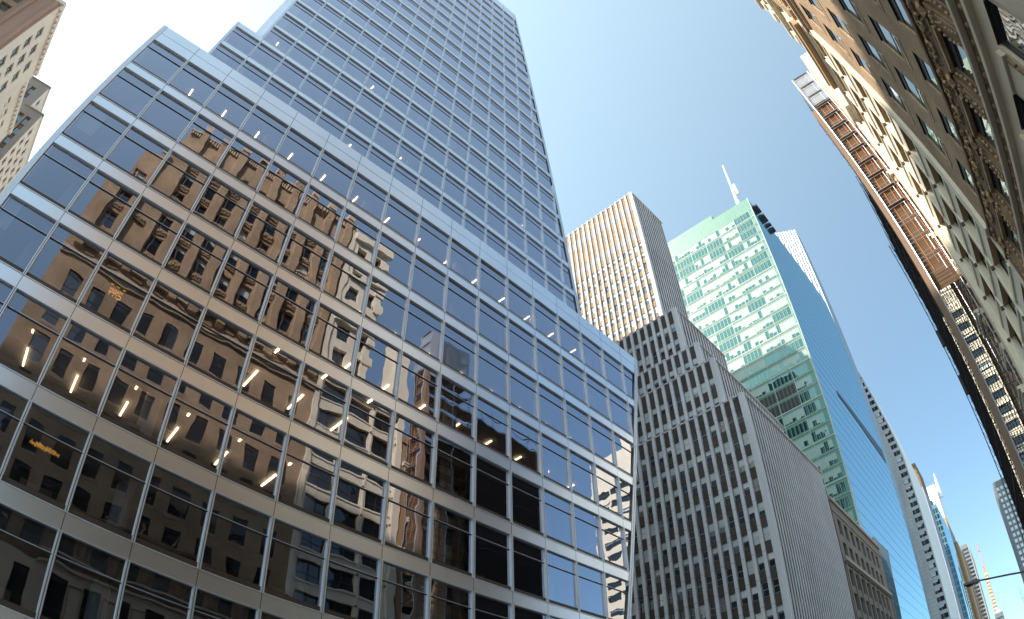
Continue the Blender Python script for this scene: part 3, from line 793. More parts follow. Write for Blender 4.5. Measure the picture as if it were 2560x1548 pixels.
# white-topped stone tower with a spire
st = thing('spired_stone_tower', 'tan stone tower with a gleaming white stepped top and short white spire', 'building', (548, 38, 0))
mb = MB(); mb.box(520, 585, 24.5, 60, 0, 172, 'tan'); mb.box(560, 640, 22.6, 60, 0, 160, 'tan'); mb.build('shaft', st)
mb = MB(); mb.box(522, 575, 25.0, 60, 172, 203, 'whitepaint'); mb.box(526, 560, 25.6, 60, 203, 205, 'whitepaint'); mb.build('crown', st)
mb = MB(); mb.tube([(545, 23.6, 198), (545, 23.4, 206), (545, 23.2, 214), (545, 23.2, 222)], [2.2, 2.0, 1.2, .1], 'whitepaint', 8); mb.build('spire', st)
sw = WinSet(st, 60)
for k in range(40):
    for u in range(6): sw.add((520, 25 + u, 10 + 4 * k), lambda mb, k=k, u=u: mb.box(519.85, 520, 25.6 + u * 2.6, 26.9 + u * 2.6, 8 + 4 * k, 10.6 + 4 * k, 'darkglass'))
    for u in range(14): sw.add((524 + 4.4 * u, 24.4, 10 + 4 * k), lambda mb, k=k, u=u: mb.box(523 + 4.4 * u, 525.2 + 4.4 * u, 24.35, 24.5, 8 + 4 * k, 10.6 + 4 * k, 'darkglass'))
sw.build()
# dark slab beyond
t, f = block('dark_glass_slab', 'dark charcoal slab tower with a lighter ribbed side, beyond the stone tower', 700, 770, 18.2, 26.4, 192.5, 'slabgrey',
    [('W', [(.5, 7.6)], rowsdown(188, 5, 4.4, 2.6), .2, wsimple('darkglass', 'slabgrey', .1, dep=.15), None)], cap=60)
mb = MB(); f['S'][0].box(mb, 0, 70, 0, 192, 0, .5, 'concrete'); mb.build('side_panel', t)
each(st, 'buttress', range(3), lambda mb, k: mb.box(560, 561, 20.2 - k * 1.4, 21.0 - k * 1.4, 0, 150 - 12 * k, 'taupelight'))
# tower under construction with a mast
tc_ = thing('unfinished_tower', 'slim orange tower under construction with a red lattice mast on top', 'building', (806, 9, 0))
mb = MB()
for k in range(40):
    z = 4.4 * k; mb.box(802, 812, 7.0, 11.6, z, z + 2.2, 'orange'); mb.box(803, 811, 7.6, 11.0, z + 2.2, z + 4.4, 'cream')
mb.box(803, 810, 7.6, 10.4, 176, 186, 'orange'); mb.build('body', tc_)
mb = MB()
for k in range(8):
    a = 186 + 3.2 * k; wd = 1.6 - .12 * k
    for s in (-1, 1): mb.tube([(803, 9 + s * wd, a), (803, 9 + s * (wd - .12), a + 3.2)], .22, 'redsteel', 4)
    mb.tube([(803, 9 - wd, a), (803, 9 + wd - .12, a + 3.2)], .16, 'redsteel', 4)
mb.box(802, 804, 7.8, 10.2, 204, 205.5, 'redsteel'); mb.tube([(803, 9, 205), (803, 8.7, 216)], .25, 'redsteel', 4); mb.build('mast', tc_)
t, f = block('white_low_building', 'low white building with banded windows at the foot of the orange tower', 690, 720, 1.4, 11.0, 107, 'paleconc',
    [('W', [(.4, 9.2)], rowsdown(102, 5, 4.2, 2.0), .3, wsimple('darkglass', 'paleconc', .1, dep=.2), None)], cap=40)
mb = MB(); mb.box(691, 700, 3.5, 8.5, 107, 109.5, 'whitepaint'); mb.box(692, 694, 6.5, 7.5, 109.5, 112, 'whitepaint'); mb.build('roof_unit', t)
# grey grid slab, right
random.seed(51)
t, f = block('grid_slab_tower', 'dark grey slab tower with a grid of square pale windows, behind the scaffold', 400, 440, -46, -17.9, 139.0, 'slabgrey',
    [('W', grid(.4, 28, 2.72, 1.95), rowsdown(135.2, 5, 3.9, 2.5), .5, wsimple('paleglass', 'slabgrey', .1, None, None, .75, 'blindglass', dep=.4), None)], cap=100)

# ================================================================== ACROSS THE STREET: brick building (right and in the reflection)
YR = -6.5
fn_ = FR((0, YR), (1, 0), (0, 1))
random.seed(61)
br = thing('brick_apartment_building', 'tall brown brick building with a band of carved terracotta, opposite the glass tower', 'building', (9, -16, 0))
bw = WinSet(br, 100)
cc = [13.15 + 3.05 * k for k in range(-6, 4)]
cols = [(c - .78, c + .78) for c in cc]
XL, XR = -8.2, 25.1
wall = MB()
ZS = [(9.4, 11.2), (11.6, 14.9)]
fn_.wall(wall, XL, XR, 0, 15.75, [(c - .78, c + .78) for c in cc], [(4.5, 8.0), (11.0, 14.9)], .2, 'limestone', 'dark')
for za, zb in ((4.5, 8.0), (11.0, 14.9)):
    for c in cc:
        bw.add(fn_.p(c, za), lambda mb, c=c, za=za, zb=zb: fn_.window(mb, c - .78, c + .78, za, zb, -.18, 'shopglass', 'blacksteel', .10, .32, 0, ft=.06))
orn_rows = [(16.75, 18.75)]
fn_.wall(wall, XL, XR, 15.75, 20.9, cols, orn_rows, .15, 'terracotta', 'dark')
rows = [(22.75 + 3.95 * i - 2.6, 22.75 + 3.95 * i) for i in range(6)]
rows[0] = (21.0, 22.75)
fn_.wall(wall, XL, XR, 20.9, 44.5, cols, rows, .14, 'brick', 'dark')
up = [(46.4 + 3.9 * i, 48.8 + 3.9 * i) for i in range(6)]
secs = [(-8.2, -6.4, 57.0, []), (-6.4, -2.8, 64.5, [c for c in cols if -6.3 < c[0] < -3]), (-2.8, XR, 73.2, [c for c in cols if c[0] > -2.8])]
for a, b, zt, cs in secs:
    rr = [q for q in up if q[1] < zt - 1]
    fn_.wall(wall, a, b, 44.5, zt, cs, rr, .40, 'brick', 'brick')
    for za, zb in rr:
        for ua, ub in cs:
            bw.add(tuple(Vector(fn_.p(ua, za)) * 1.3), lambda mb, ua=ua, ub=ub, za=za, zb=zb: fn_.window(mb, ua, ub, za, zb, -.36, 'darkglass', 'dark', .07, .52, U(.2, .5) if rnd() < .3 else 0))
for za, zb in rows + orn_rows:
    for ua, ub in cols:
        bw.add(fn_.p(ua, za), lambda mb, ua=ua, ub=ub, za=za, zb=zb: (fn_.window(mb, ua, ub, za, zb, -.125, 'shopglass', 'blacksteel', .05, .36, 0, ft=.03), fn_.box(mb, ua + .05, ub - .05, zb - .42, zb - .05, -.12, -.09, 'blacksteel')))
# other sides and roofs
for a, b, zt, cs in secs: wall.poly([(a, YR, zt), (b, YR, zt), (b, -34, zt), (a, -34, zt)], 'roofing')
wall.poly([(XL, YR, 0), (XL, -34, 0), (XL, -34, 57), (XL, YR, 57)], 'brick'); wall.poly([(-6.4, YR, 57), (-6.4, -34, 57), (-6.4, -34, 64.5), (-6.4, YR, 64.5)], 'brick')
wall.poly([(-2.8, YR, 64.5), (-2.8, -34, 64.5), (-2.8, -34, 73.2), (-2.8, YR, 73.2)], 'brick'); wall.poly([(XR, YR, 0), (XR, -34, 0), (XR, -34, 73.2), (XR, YR, 73.2)], 'brick')
wall.poly([(XL, -34, 0), (XR, -34, 0), (XR, -34, 73.2), (XL, -34, 73.2)], 'brick'); 
wall.build('wall', br)
# upper piers, carved panels, balconets, dentils
def fn(mb, k):
    c = 13.15 + 3.05 * (k - 6.5); zt = 73.6 if c > -2.9 else (65.2 if c > -6.4 else 57.4)
    if c < XL + .3: c = XL + .55
    fn_.box(mb, c - .5, c + .5, 45.6, zt, 0, .55, 'brick'); fn_.box(mb, c - .62, c + .62, zt - .5, zt + .3, -.2, .68, 'soldier')
each(br, 'pier', range(11), fn)
def fn(mb, q):
    i, za, ua, ub = q
    fn_.box(mb, ua + .1, ub - .1, za - 1.1, za - .25, 0, .14, 'terracotta')
    if i in (0, 3):
        fn_.box(mb, ua - .1, ub + .1, za - .35, za - .15, 0, .5, 'soldier')
        for q in range(6): fn_.box(mb, ua + .05 + q * .27, ua + .17 + q * .27, za - .15, za + .45, .34, .46, 'soldier')
        fn_.box(mb, ua - .1, ub + .1, za + .45, za + .55, .3, .5, 'soldier')
    else:
        for q in range(4): mb.blob(fn_.p(ua + .3 + q * .33, za - .65 + .12 * (q % 2), .16), (.17, .12, .22), 'gilt', 6, 4)
    fn_.box(mb, ua + .35, ua + .5, za + .02, za + 2.4, -.3, -.2, 'soldier')
each(br, 'carved_panel', [(i, za, ua, ub) for i, (za, zb) in enumerate(up) for ua, ub in cols if zb < (73 if ua > -2.8 else 64) - 1], fn)
mb = MB()
for k in range(74):
    u = -2.6 + k * .375; fn_.box(mb, u, u + .2, 71.6, 72.5, 0, .32, 'soldier')
fn_.box(mb, -2.8, XR, 72.5, 72.75, 0, .4, 'soldier'); mb.build('cornice', br)
mb = MB(); fn_.box(mb, XL, XR, 44.45, 44.8, 0, .42, 'soldier'); fn_.box(mb, XL, XR, 44.1, 44.45, 0, .22, 'soldier'); mb.build('string_course', br)
# brick sills with a toothed soldier course
def fn(mb, q):
    za, ua, ub = q
    fn_.box(mb, ua - .08, ub + .08, za - .06, za, -.2, .07, 'soldier')
    for q in range(13): fn_.box(mb, ua - .06 + q * .132, ua + .03 + q * .132, za - .28, za - .06, 0, .045, 'soldier')
each(br, 'brick_sill', [(za, ua, ub) for za, zb in rows for ua, ub in cols], fn)
# ornament storey: shells, brackets, scrolls
mb = MB(); random.seed(71)
for k, c in enumerate(cc):
    if c < 2: continue
    u = c + 1.525
    fn_.box(mb, u - .30, u + .30, 16.9, 19.0, 0, .10, 'terracotta'); fn_.box(mb, u - .2, u + .2, 17.0, 18.3, .1, .16, 'terracotta')
    for q in range(9):      # fan shell on top of each pier
        t = -1.2 + 2.4 * q / 8
        mb.tube([fn_.p(u, 18.9, .12), fn_.p(u + .22 * math.sin(t), 18.95 + .30 * math.cos(t), .22), fn_.p(u + .36 * math.sin(t), 18.95 + .5 * math.cos(t), .16)], [.03, .05, .035], 'gilt', 5)
    for sgn in (-1, 1):     # scroll brackets
        sp = [fn_.p(u + sgn * (.1 + .13 * (1 - q / 11) * math.cos(q * .8)), 18.45 + .16 * (1 - q / 11) * math.sin(q * .8), .16 + .01 * q) for q in range(11)]
        mb.tube(sp, .045, 'gilt', 5)
        sp = [fn_.p(c + sgn * (.55 + .42 * (1 - q / 13) * math.cos(q * .75)), 19.9 + .42 * (1 - q / 13) * math.sin(q * .75), .08 + .012 * q) for q in range(13)]
        mb.tube(sp, [.075 - .003 * q for q in range(13)], 'gilt', 5)
        for q in range(7):
            t = q / 6; mb.blob(fn_.p(c + sgn * (.88 + .07 * math.sin(7 * t)), 16.9 + 1.7 * t, .05), (.05, .06, .10), 'gilt', 5, 4)
        for q in range(6):
            mb.blob(fn_.p(u + sgn * (.25 + .13 * q), 20.25 + .16 * math.sin(q * 1.1), .07), (.08, .07, .13), 'terracotta', 5, 4)
    for q in range(20):
        mb.blob(fn_.p(c + U(-1.45, 1.45), U(19.3, 20.6), U(.0, .05)), (U(.04, .10), U(.05, .10), U(.04, .11)), 'gilt' if rnd() < .4 else 'terracotta', 6, 4)
    for q in range(7): mb.blob(fn_.p(u + U(-.1, .1), 17.1 + .2 * q, .17), (.07, .05, .08), 'gilt', 6, 4)
    fn_.box(mb, c - .95, c + .95, 18.8, 18.98, 0, .16, 'gilt'); fn_.box(mb, c - .92, c + .92, 16.58, 16.74, -.2, .22, 'gilt')
    fn_.box(mb, c - 1.2, c + 1.2, 20.2, 20.27, 0, .08, 'gilt')
fn_.box(mb, 2, XR, 20.72, 20.95, 0, .12, 'terracotta'); fn_.box(mb, 2, XR, 19.15, 19.3, 0, .12, 'terracotta')
mb.build('ornament_band', br, smooth=False)
mb = MB()
fn_.box(mb, 2, XR, 15.65, 15.85, 0, .20, 'limestone'); fn_.box(mb, 2, XR, 16.55, 16.72, 0, .26, 'limestone')
fn_.rect(mb, 2, XR, 15.85, 16.55, .05, 'brownstone')
for k in range(38):
    u = 2.3 + k * .61; mb.blob(fn_.p(u, 16.2, .06), (.13, .1, .13), 'terracotta', 7, 4)
    for q in range(3): mb.blob(fn_.p(u + .3 + U(-.1, .1), U(15.98, 16.42), .05), (.09, .06, .08), 'brownstone', 5, 4)
mb.build('frieze', br)
def fn(mb, c):
    u = c + 1.525
    fn_.box(mb, u - .66, u + .66, 14.55, 14.85, 0, .16, 'limestone'); fn_.box(mb, u - .5, u + .5, 11.2, 14.5, 0, .07, 'limestone')
    for q in range(7): fn_.box(mb, u - .6, u - .5, 11.4 + q * .45, 11.75 + q * .45, 0, .1, 'terracotta')
    fn_.box(mb, u - .66, u + .66, 10.7, 11.1, 0, .2, 'limestone')
each(br, 'stone_pier', [c for c in cc if c > 2], fn)
mb = MB(); fn_.box(mb, 24.75, 25.45, 21, 73.2, -.02, .22, 'cream'); mb.build('edge_pier', br)

# ---- cream limestone neighbour
random.seed(81)
lb = thing('cream_stone_building', 'cream limestone building with deep-set windows and a heavy tan cornice, lit by the sun', 'building', (31, -16, 0))
lw = WinSet(lb, 60)
wall = MB()
LX0, LX1 = 25.45, 37.2
lcols = [(25.75, 28.68), (29.4, 32.55), (33.15, 36.1)]
lrows = [(46.2 - 3.5 * i - 2.3, 46.2 - 3.5 * i) for i in range(12)]
fn_.wall(wall, LX0, LX1, 0, 47.0, lcols, lrows, .45, 'cream', 'tan')  # tan window heads: warm bounced shade put into the soffit colour
ucols = [(26.2, 27.9), (28.9, 30.2)]
urows = [(49.2 + 3.6 * i, 51.6 + 3.6 * i) for i in range(6)]
fn_.wall(wall, LX0, 31.0, 47.0, 72.0, ucols, urows, .6, 'cream', 'cream')
for (cs, rs, dp) in ((lcols, lrows, .41), (ucols, urows, .55)):
    for za, zb in rs:
        for ua, ub in cs: lw.add(fn_.p(ua, za), lambda mb, ua=ua, ub=ub, za=za, zb=zb, dp=dp: fn_.window(mb, ua, ub, za, zb, -dp, 'darkglass', 'bronze', .1, .4, 0, cross=.5))
for (xa, xb, za, zb) in ((LX0, LX1, 0, 47), (LX0, 31, 47, 72)):
    wall.poly([(xa, YR, zb), (xb, YR, zb), (xb, -34, zb), (xa, -34, zb)], 'roofing'); wall.poly([(xb, YR, za), (xb, -34, za), (xb, -34, zb), (xb, YR, zb)], 'cream')
    wall.poly([(xa, YR, za), (xa, -34, za), (xa, -34, zb), (xa, YR, zb)], 'cream'); wall.poly([(xa, -34, za), (xb, -34, za), (xb, -34, zb), (xa, -34, zb)], 'cream')
wall.build('wall', lb)
mb = MB(); fn_.box(mb, LX0, 32.6, 47.2, 48.1, -.3, .66, 'tan'); fn_.box(mb, LX0, 32.7, 48.1, 48.5, -.3, .8, 'cream'); fn_.box(mb, LX0, 37.3, 46.7, 47.2, -.3, .22, 'cream')
mb.build('cornice', lb)
for q in ((31.6, 70.6, 72.2, .6), (31.3, 64.0, 64.4, .5), (31.2, 55.4, 55.8, .45)):
    mb = MB(); fn_.box(mb, LX0, q[0], q[1], q[2], -.3, q[3], 'cream'); mb.build('string_course', lb)
each(lb, 'corner_block', range(7), lambda mb, k: fn_.box(mb, 30.2, 31.35, 52.4 + 2.85 * k - 1.2, 52.4 + 2.85 * k, -.3, .18 + .1 * (k % 2), 'cream'))
each(lb, 'pilaster', list(zip(lcols, lcols[1:])), lambda mb, q: fn_.box(mb, q[0][1] + .2, q[1][0] - .2, 0, 46.6, 0, .10, 'cream'))
mb = MB(); fn_.box(mb, 36.3, 37.2, 0, 47, 0, .45, 'cream'); mb.build('pilaster', lb)
def fn(mb, q):
    za, zb, ua, ub = q; fn_.box(mb, ua - .1, ub + .1, za - .22, za - .02, -.4, .1, 'cream')
each(lb, 'sill', [(za, zb, ua, ub) for za, zb in lrows for ua, ub in lcols], fn)
each(lb, 'wall_light', [(zb, ub) for za, zb in lrows for ua, ub in lcols], lambda mb, q: fn_.box(mb, q[1] + .1, q[1] + .24, q[0] - .05, q[0] + .16, 0, .2, 'bronze'))
mb = MB(); mb.box(34.5, 37.0, -8.5, -5.9, 47, 57.5, 'cream'); mb.build('turret', lb)

# ---- ornate brown building behind the scaffold
random.seed(91)
ob = thing('ornate_stone_building', 'narrow brown stone building with carved heads and balconies behind the scaffold', 'building', (47, -16, 0))
wall = MB(); ocols = [(1.2 + 37.3 + k * 3.0, 2.7 + 37.3 + k * 3.0) for k in range(4)]; orows = rowsdown(42.5, 3, 3.7, 2.3)
fn_.wall(wall, 37.3, 50.0, 0, 44.5, ocols, orows, .4, 'tan', 'brownstone')
wall.poly([(37.3, YR, 44.5), (50, YR, 44.5), (50, -30, 44.5), (37.3, -30, 44.5)], 'roofing'); wall.poly([(50, YR, 0), (50, -30, 0), (50, -30, 44.5), (50, YR, 44.5)], 'tan'); wall.poly([(37.3, -30, 0), (50, -30, 0), (50, -30, 44.5), (37.3, -30, 44.5)], 'tan'); wall.poly([(37.3, YR, 0), (37.3, -30, 0), (37.3, -30, 44.5), (37.3, YR, 44.5)], 'tan')
wall.build('wall', ob)
ow = WinSet(ob, 40)
for za, zb in orows:
    for ua, ub in ocols: ow.add(fn_.p(ua, za), lambda mb, ua=ua, ub=ub, za=za, zb=zb: fn_.window(mb, ua, ub, za, zb, -.36, 'darkglass', 'dark', .08, .5))
ow.build(); lw.build(); bw.build()
for k in range(11):
    z = 8 + 3.6 * k; mb = MB()
    x = 37.5 + (k % 3) * .7
    fn_.box(mb, x, x + 3.2, z, z + .35, 0, .75 if k % 2 else .45, 'cream'); fn_.box(mb, x, x + 3.0, z + .35, z + .55, 0, .9 if k % 2 else .55, 'cream')
    mb.blob(fn_.p(x + .45, z - .55, .35), (.28, .26, .42), 'gilt', 8, 5); mb.blob(fn_.p(x + .45, z - .25, .42), (.3, .2, .16), 'cream', 7, 4)
    for q in range(14): mb.blob(fn_.p(x + U(.2, 3.2), z + U(-1.5, -.1), U(.05, .3)), (U(.08, .2), U(.08, .2), U(.1, .3)), 'cream' if rnd() < .5 else 'gilt', 6, 4)
    for q in range(7): fn_.box(mb, x + .15 + q * .42, x + .3 + q * .42, z - .5, z, 0, U(.15, .4), 'tan')
    mb.build('carved_balcony', ob)
each(ob, 'pilaster', (37.4, 40.6, 43.6, 46.6), lambda mb, u: fn_.box(mb, u, u + .8, 0, 43.6, 0, .3, 'tan'))
mb = MB(); fn_.box(mb, 37.3, 50, 43.6, 44.6, 0, .5, 'tan'); mb.build('cornice', ob)

# ---- scaffold
random.seed(101)
sf = thing('scaffold', 'tall tube scaffold with pink and dark netting wrapped over a facade across the street', 'scaffold', (48, -5, 0))
SX0, SX1, SY0, SY1, SH = 38.0, 58.2, -5.95, -3.93, 60.0
xs = [SX0 + i * (SX1 - SX0) / 9 for i in range(10)]
posts = []
for x in xs:
    for y in (SY0, SY1):
        top = SH if x < 45 else 52 + U(-1, .6)
        posts.append((x, y, top))
for x, y, top in posts:
    mb = MB(); mb.tube([(x, y, 0), (x, y, top)], .035, 'galv' if x < 44 else 'blacksteel', 5); mb.build('post', sf)
lv = [2 * k for k in range(1, 31)]
def fn(mb, q):
    z, y = q
    for a, b in zip(xs, xs[1:]):
        if z > 51.5 and b > 45: continue
        mb.tube([(a, y, z), (b, y, z)], .028, 'blacksteel' if z < 42 or a > 42 else 'galv', 4)
        mb.tube([(a, y, z - 1), (b, y, z - 1)], .02, 'blacksteel', 4)
each(sf, 'ledger', [(z, y) for z in lv for y in (SY0, SY1)], fn)
def fn(mb, q):
    z, x = q; m = 'galv' if z > 30 and x < 44 else 'blacksteel'
    mb.tube([(x, SY0 - .25, z), (x, SY1 + .15, z)], .030, m, 4); mb.tube([(x, SY0, z - .35), (x, SY1, z - .35)], .02, m, 4)
    mb.tube([(x, SY0 + .5, z - 1.9), (x, SY0 + .5, z - .35)], .02, m, 4)
    mb.tube([(x, SY1, z - 1.9), (x, SY1, z)], .02, m, 4)
    if True: mb.tube([(x, SY0 + .6, z - 1.6), (x, SY1 - .1, z - 1.6)], .018, m, 4)
    for q in range(4): mb.tube([(x, SY1, z - 1.6 + .4 * q), (x, SY1 - .32, z - 1.6 + .4 * q)], .016, m, 4)
    if x < 46: mb.tube([(x, SY0, z - .1), (x, YR + .05, z - .1)], .03, m, 4)
each(sf, 'end_frame', [(z, x) for z in lv for x in xs if not (z > 51.5 and x > 45)], fn)
pk = []
for z in lv:
    if z < 36 and rnd() < .70: continue
    for a, b in zip(xs, xs[1:]):
        if (z > 51 and b > 45) or z < 30 or (z < 40 and (b > 44 or rnd() < .5)): continue
        pk.append((a, b, z))
each(sf, 'plank_deck', pk, lambda mb, q: mb.box(q[0], q[1], SY0 + .25, SY1 - .2, q[2] + .03, q[2] + .08, 'plank'))
mb = MB(); mb.box(45.7, SX1, SY1 + .04, SY1 + .07, 1, 49.5, 'netdark')
for k in range(14): z = 3 + 3.7 * k; mb.box(45.7, SX1, SY1 + .07, SY1 + .12, z, z + .1, 'blacksteel')
mb.box(SX1 - .03, SX1 + .02, SY1 - .1, SY1 + .06, 0, 51, 'netdark'); mb.build('dark_netting', sf)
mb = MB()
for k in range(34):
    z = 1.5 + k * 1.5; mb.tube([(SX1 + .1, SY1 + .05, z), (SX1 + .1, SY1 + .32, z + 1.3)], .02, 'blacksteel', 4); mb.tube([(SX1 + .1, SY1 + .05, z), (SX1 + .1, SY1 + .32, z)], .02, 'blacksteel', 4)
mb.tube([(SX1 + .1, SY1 + .33, 0), (SX1 + .1, SY1 + .33, 52)], .05, 'blacksteel', 5); mb.box(SX1, SX1 + .4, SY1 - .1, SY1 + .34, 31, 33.2, 'blacksteel'); mb.box(SX1, SX1 + .4, SY1 - .1, SY1 + .4, 37, 39, 'blacksteel')
mb.build('ladder_mast', sf)
mb = MB(); mb.box(SX0 - .05, SX0 + .5, SY1 + .02, SY1 + .50, 8, 53.5, 'netpink'); mb.build('hoist_casing', sf)
mb = MB(); mb.tube([(SX0 - .1, SY1 + .02, 6), (SX0 - .1, SY1 + .02, 56)], .05, 'galv', 5); mb.build('hoist_rail', sf)
mb = MB(); mb.box(38.35, 38.38, SY0 - .5, SY1 - .02, 29, 54.4, 'netbrown'); mb.build('brown_sheeting', sf)
for y in (SY0 + .1, SY0 + .75, SY0 + 1.4):
    mb = MB(); mb.tube([(38.28, y, 30 + U(0, 2)), (38.25, y + .12, 38), (38.25, y - .05, 46), (38.28, y + .08, 54)], .025, 'rope', 4); mb.build('rope', sf)
mb = MB(); mb.box(SX0 + .1, SX0 + .13, SY0 + .0, SY1, 54.4, SH, 'netclear'); mb.box(SX0 + .1, 45, SY1 + .02, SY1 + .05, 53.5, SH, 'netclear'); mb.build('clear_sheeting', sf)
mb = MB(); mb.box(SX0, 42, SY0 - .5, SY0 - .47, 54, 58, 'netclear'); mb.build('clear_sheeting', sf)

# ---- white banded block beyond the scaffold (mirrored in the podium glass)
random.seed(111)
t, f = block('white_banded_building', 'white block with long dark window bands, seen mirrored at the end of the glass podium', 120, 150, -39, -11.5, 90, 'cream',
    [('W', [(.9, 5.2), (5.7, 11.2), (11.7, 17.2), (17.7, 23.2), (23.7, 27)], rowsdown(80.5, 20, 3.5, 1.75), .4, wsimple('darkglass', 'dark', .08, None, .5, .1, dep=.3), None)], cap=100)
mb = MB(); mb.box(122, 140, -30, -14, 90, 95, 'cream'); mb.build('penthouse', t)

# ================================================================== LEFT: pale setback towers
random.seed(121)
pl = thing('setback_stone_tower', 'pink stone tower with sides tinted bright, setbacks and wide mullioned windows', 'building', (-46, 72, 0))
def stone_block(parent, ws, x0, x1, y0, y1, z0, z1, cs, ce, rows, fm='pinkstone', sm='litsidestone', dep=.35):
    S = FR((x0, y0), (1, 0), (0, -1)); E = FR((x1, y0), (0, 1), (1, 0)); wall = MB()
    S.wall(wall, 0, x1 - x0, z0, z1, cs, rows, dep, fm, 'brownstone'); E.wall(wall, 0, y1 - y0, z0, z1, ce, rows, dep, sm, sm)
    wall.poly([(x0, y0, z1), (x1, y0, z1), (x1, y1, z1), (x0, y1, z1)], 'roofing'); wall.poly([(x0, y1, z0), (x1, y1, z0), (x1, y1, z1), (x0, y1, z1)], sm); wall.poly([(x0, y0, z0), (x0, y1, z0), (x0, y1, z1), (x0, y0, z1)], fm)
    for za, zb in rows:
        for (FRM, cols) in ((S, cs), (E, ce)):
            for ua, ub in cols: ws.add(FRM.p(ua, za), lambda mb, FRM=FRM, ua=ua, ub=ub, za=za, zb=zb: FRM.window(mb, ua, ub, za, zb, -dep + .04, 'paleglass', 'brownstone', .1, .5, 0, cross=.5))
    S.box(wall, -.2, x1 - x0 + .4, z1 - .7, z1 + .3, -.3, .4, sm); E.box(wall, 0, y1 - y0, z1 - .7, z1 + .3, -.3, .5, sm)
    for k in range(int((y1 - y0) / 1.2)): E.box(wall, k * 1.2, k * 1.2 + .55, z1 - 1.4, z1 - .7, -.1, .45, sm)
    wall.build('setback_wall', parent)
pw_ = WinSet(pl, 100)
stone_block(pl, pw_, -60, -38, 65, 81, 0, 98.4, [(14.2, 16.4)] + [(1.0, 5.5), (6.5, 11.5)], [(2.5, 4.6), (6.2, 8.3), (10, 12.1)], rowsdown(94, 20, 3.75, 2.3))
stone_block(pl, pw_, -50, -39.6, 75.3, 92, 0, 91.5, [(6.5, 8.3)], [(2, 3.6), (5, 6.6), (8, 9.6)], rowsdown(86.5, 20, 3.75, 2.2))
stone_block(pl, pw_, -46, -39.0, 81.2, 96, 0, 97.2, [(3.8, 5.6)], [(2, 3.6), (5, 6.6), (8, 9.6)], rowsdown(92.5, 20, 3.75, 2.2))
pw_.build()
S = FR((-60, 65), (1, 0), (0, -1))
each(pl, 'pilaster', (.2, 5.7, 11.8, 17.4, 20.8), lambda mb, u: S.box(mb, u, u + .7, 0, 97.6, 0, .5, 'pinkstone'))
each(pl, 'mullion', (2.4, 3.9, 7.8, 9.1, 10.3), lambda mb, u: S.box(mb, u, u + .16, 0, 94, -.25, .1, 'brownstone'))
mb = MB(); mb.box(-96, -61, 58, 78, 0, 120, 'shadewall'); mb.build('side_shade_block', pl)  # added block out of view, shades the walls across the street
mb = MB(); mb.box(-61, -46.5, 57, 64.8, 0, 119, 'shadewall'); mb.build('side_shade_block', pl)  # second added block out of view, only there for its shadow
def strip_tower(name, label, x0, x1, y0, y1, z1, strips, seed, sm='litsidestone'):
    random.seed(seed)
    t = thing(name, label, 'building', ((x0 + x1) / 2, (y0 + y1) / 2, 0)); ws = WinSet(t, 60)
    S = FR((x0, y0), (1, 0), (0, -1)); E = FR((x1, y0), (0, 1), (1, 0)); wall = MB()
    rows = rowsdown(z1 - 3.2, 15, 3.6, 2.1)
    S.wall(wall, 0, x1 - x0, 0, z1, strips, [(10, z1 - 2.6)], .45, 'taupelight', 'brownstone')
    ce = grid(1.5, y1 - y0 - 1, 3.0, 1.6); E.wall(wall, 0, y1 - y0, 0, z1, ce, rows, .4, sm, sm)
    for ua, ub in strips: S.rect(wall, ua, ub, 10, z1 - 2.6, -.45, 'brownstone')
    for za, zb in rows:
        for ua, ub in strips: ws.add(S.p(ua, za), lambda mb, ua=ua, ub=ub, za=za, zb=zb: S.window(mb, ua + .1, ub - .1, za, zb, -.38, 'paleglass', 'blacksteel', .08, None, 0, cross=.5))
        for ua, ub in ce: ws.add(E.p(ua, za), lambda mb, ua=ua, ub=ub, za=za, zb=zb: E.window(mb, ua, ub, za, zb, -.36, 'darkglass', 'brownstone', .08, .5, 0))
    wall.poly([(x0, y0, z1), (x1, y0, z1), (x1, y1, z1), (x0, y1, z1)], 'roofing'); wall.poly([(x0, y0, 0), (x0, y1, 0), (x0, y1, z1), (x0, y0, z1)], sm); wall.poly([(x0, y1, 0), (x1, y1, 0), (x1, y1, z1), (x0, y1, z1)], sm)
    wall.build('wall', t)
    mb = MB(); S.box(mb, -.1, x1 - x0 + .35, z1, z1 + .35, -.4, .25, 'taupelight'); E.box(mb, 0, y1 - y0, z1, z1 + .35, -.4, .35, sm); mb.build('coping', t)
    ws.build(); return t
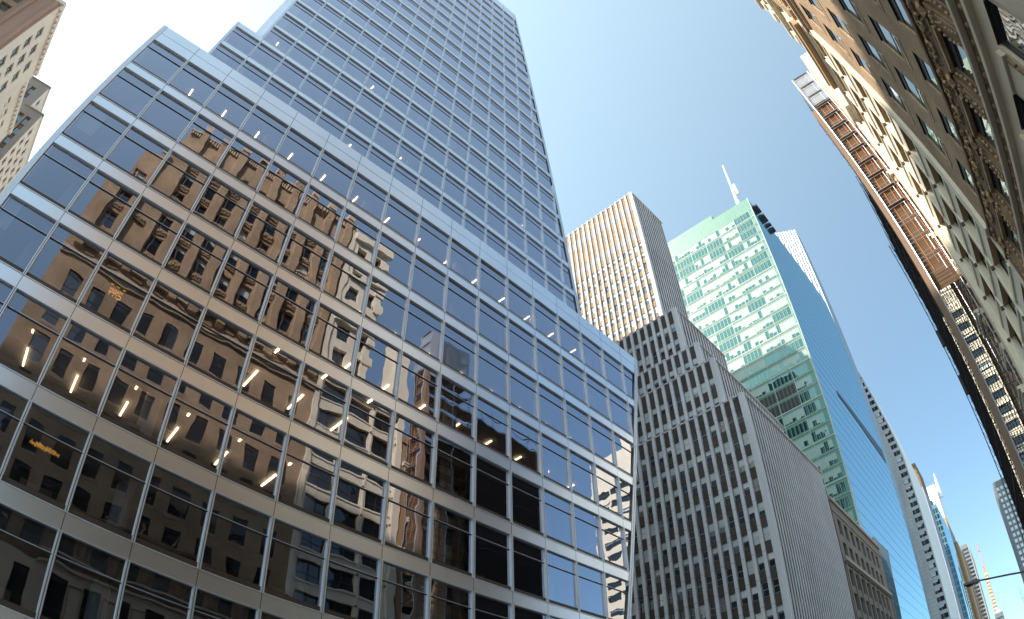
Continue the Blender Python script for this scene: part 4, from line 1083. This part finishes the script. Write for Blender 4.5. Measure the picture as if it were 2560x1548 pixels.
strip_tower('window_strip_tower', 'taller taupe tower with dark window strips, rising between two stone towers', -60, -44.4, 107, 132, 127.6, [(6.4, 8.0), (9.4, 10.8), (11.8, 13.1)], 5)
strip_tower('window_strip_block', 'lower taupe block with two dark window strips beside the glass podium', -43.2, -38.0, 101, 124, 111.6, [(.5, 1.8), (2.4, 3.7)], 6)

# ================================================================== street lamp and bare tree
lp = thing('street_lamp', 'dark street lamp with a flat head on a long curved arm', 'street lamp', (25, -2.75, 0))
H0 = Vector((25, .68, 6.95))
mb = MB(); mb.tube([(25, -2.75, .1), (25, -2.75, 5.6)], [.11, .08], 'lamp', 8); mb.build('pole', lp)
mb = MB(); mb.tube([(25, -2.75, 5.5), (25, -2.35, 6.15), (25, -1.5, 6.45), (25, -.6, 6.68), (25, .2, 6.86), (25, .75, 6.98)], [.05, .045, .04, .038, .036, .036], 'lamp', 7); mb.build('arm', lp)
mb = MB(); mb.hexa([(24.86, .62, 6.90), (25.14, .62, 6.90), (25.17, 1.24, 6.98), (24.83, 1.24, 6.98), (24.9, .62, 7.02), (25.1, .62, 7.02), (25.1, 1.24, 7.07), (24.9, 1.24, 7.07)], 'lamp'); mb.blob((25, 1.0, 6.93), (.11, .16, .06), 'blacksteel', 8, 4); mb.build('lamp_head', lp)
tr = thing('bare_tree', 'leafless street tree with thin twigs in front of the grid slab', 'tree', (58, -3.4, 0))
random.seed(131)
trunk = MB(); crown = MB()
def branch(p, d, L, r, depth):
    q = p + d * L
    mid = p.lerp(q, .5) + Vector((U(-1, 1), U(-1, 1), U(-.3, .3))) * L * .06
    (trunk if depth == 0 else crown).tube([p, mid, q], [r, r * .8, r * .6], 'bark', 5)
    if depth > 5 or r < .008: return
    for k in range(2 if depth < 1 else (3 if rnd() < .5 else 2)):
        a = Vector((U(-1, 1), U(-1, 1), U(.0, .8))).normalized()
        branch(q if k else p.lerp(q, .8), (d * .75 + a * .62).normalized(), L * U(.6, .85), r * U(.5, .68), depth + 1)
branch(Vector((58, -3.4, 0)), Vector((0, .0, 1)), 4.3, .15, 0)
trunk.build('trunk', tr); crown.build('crown', tr)
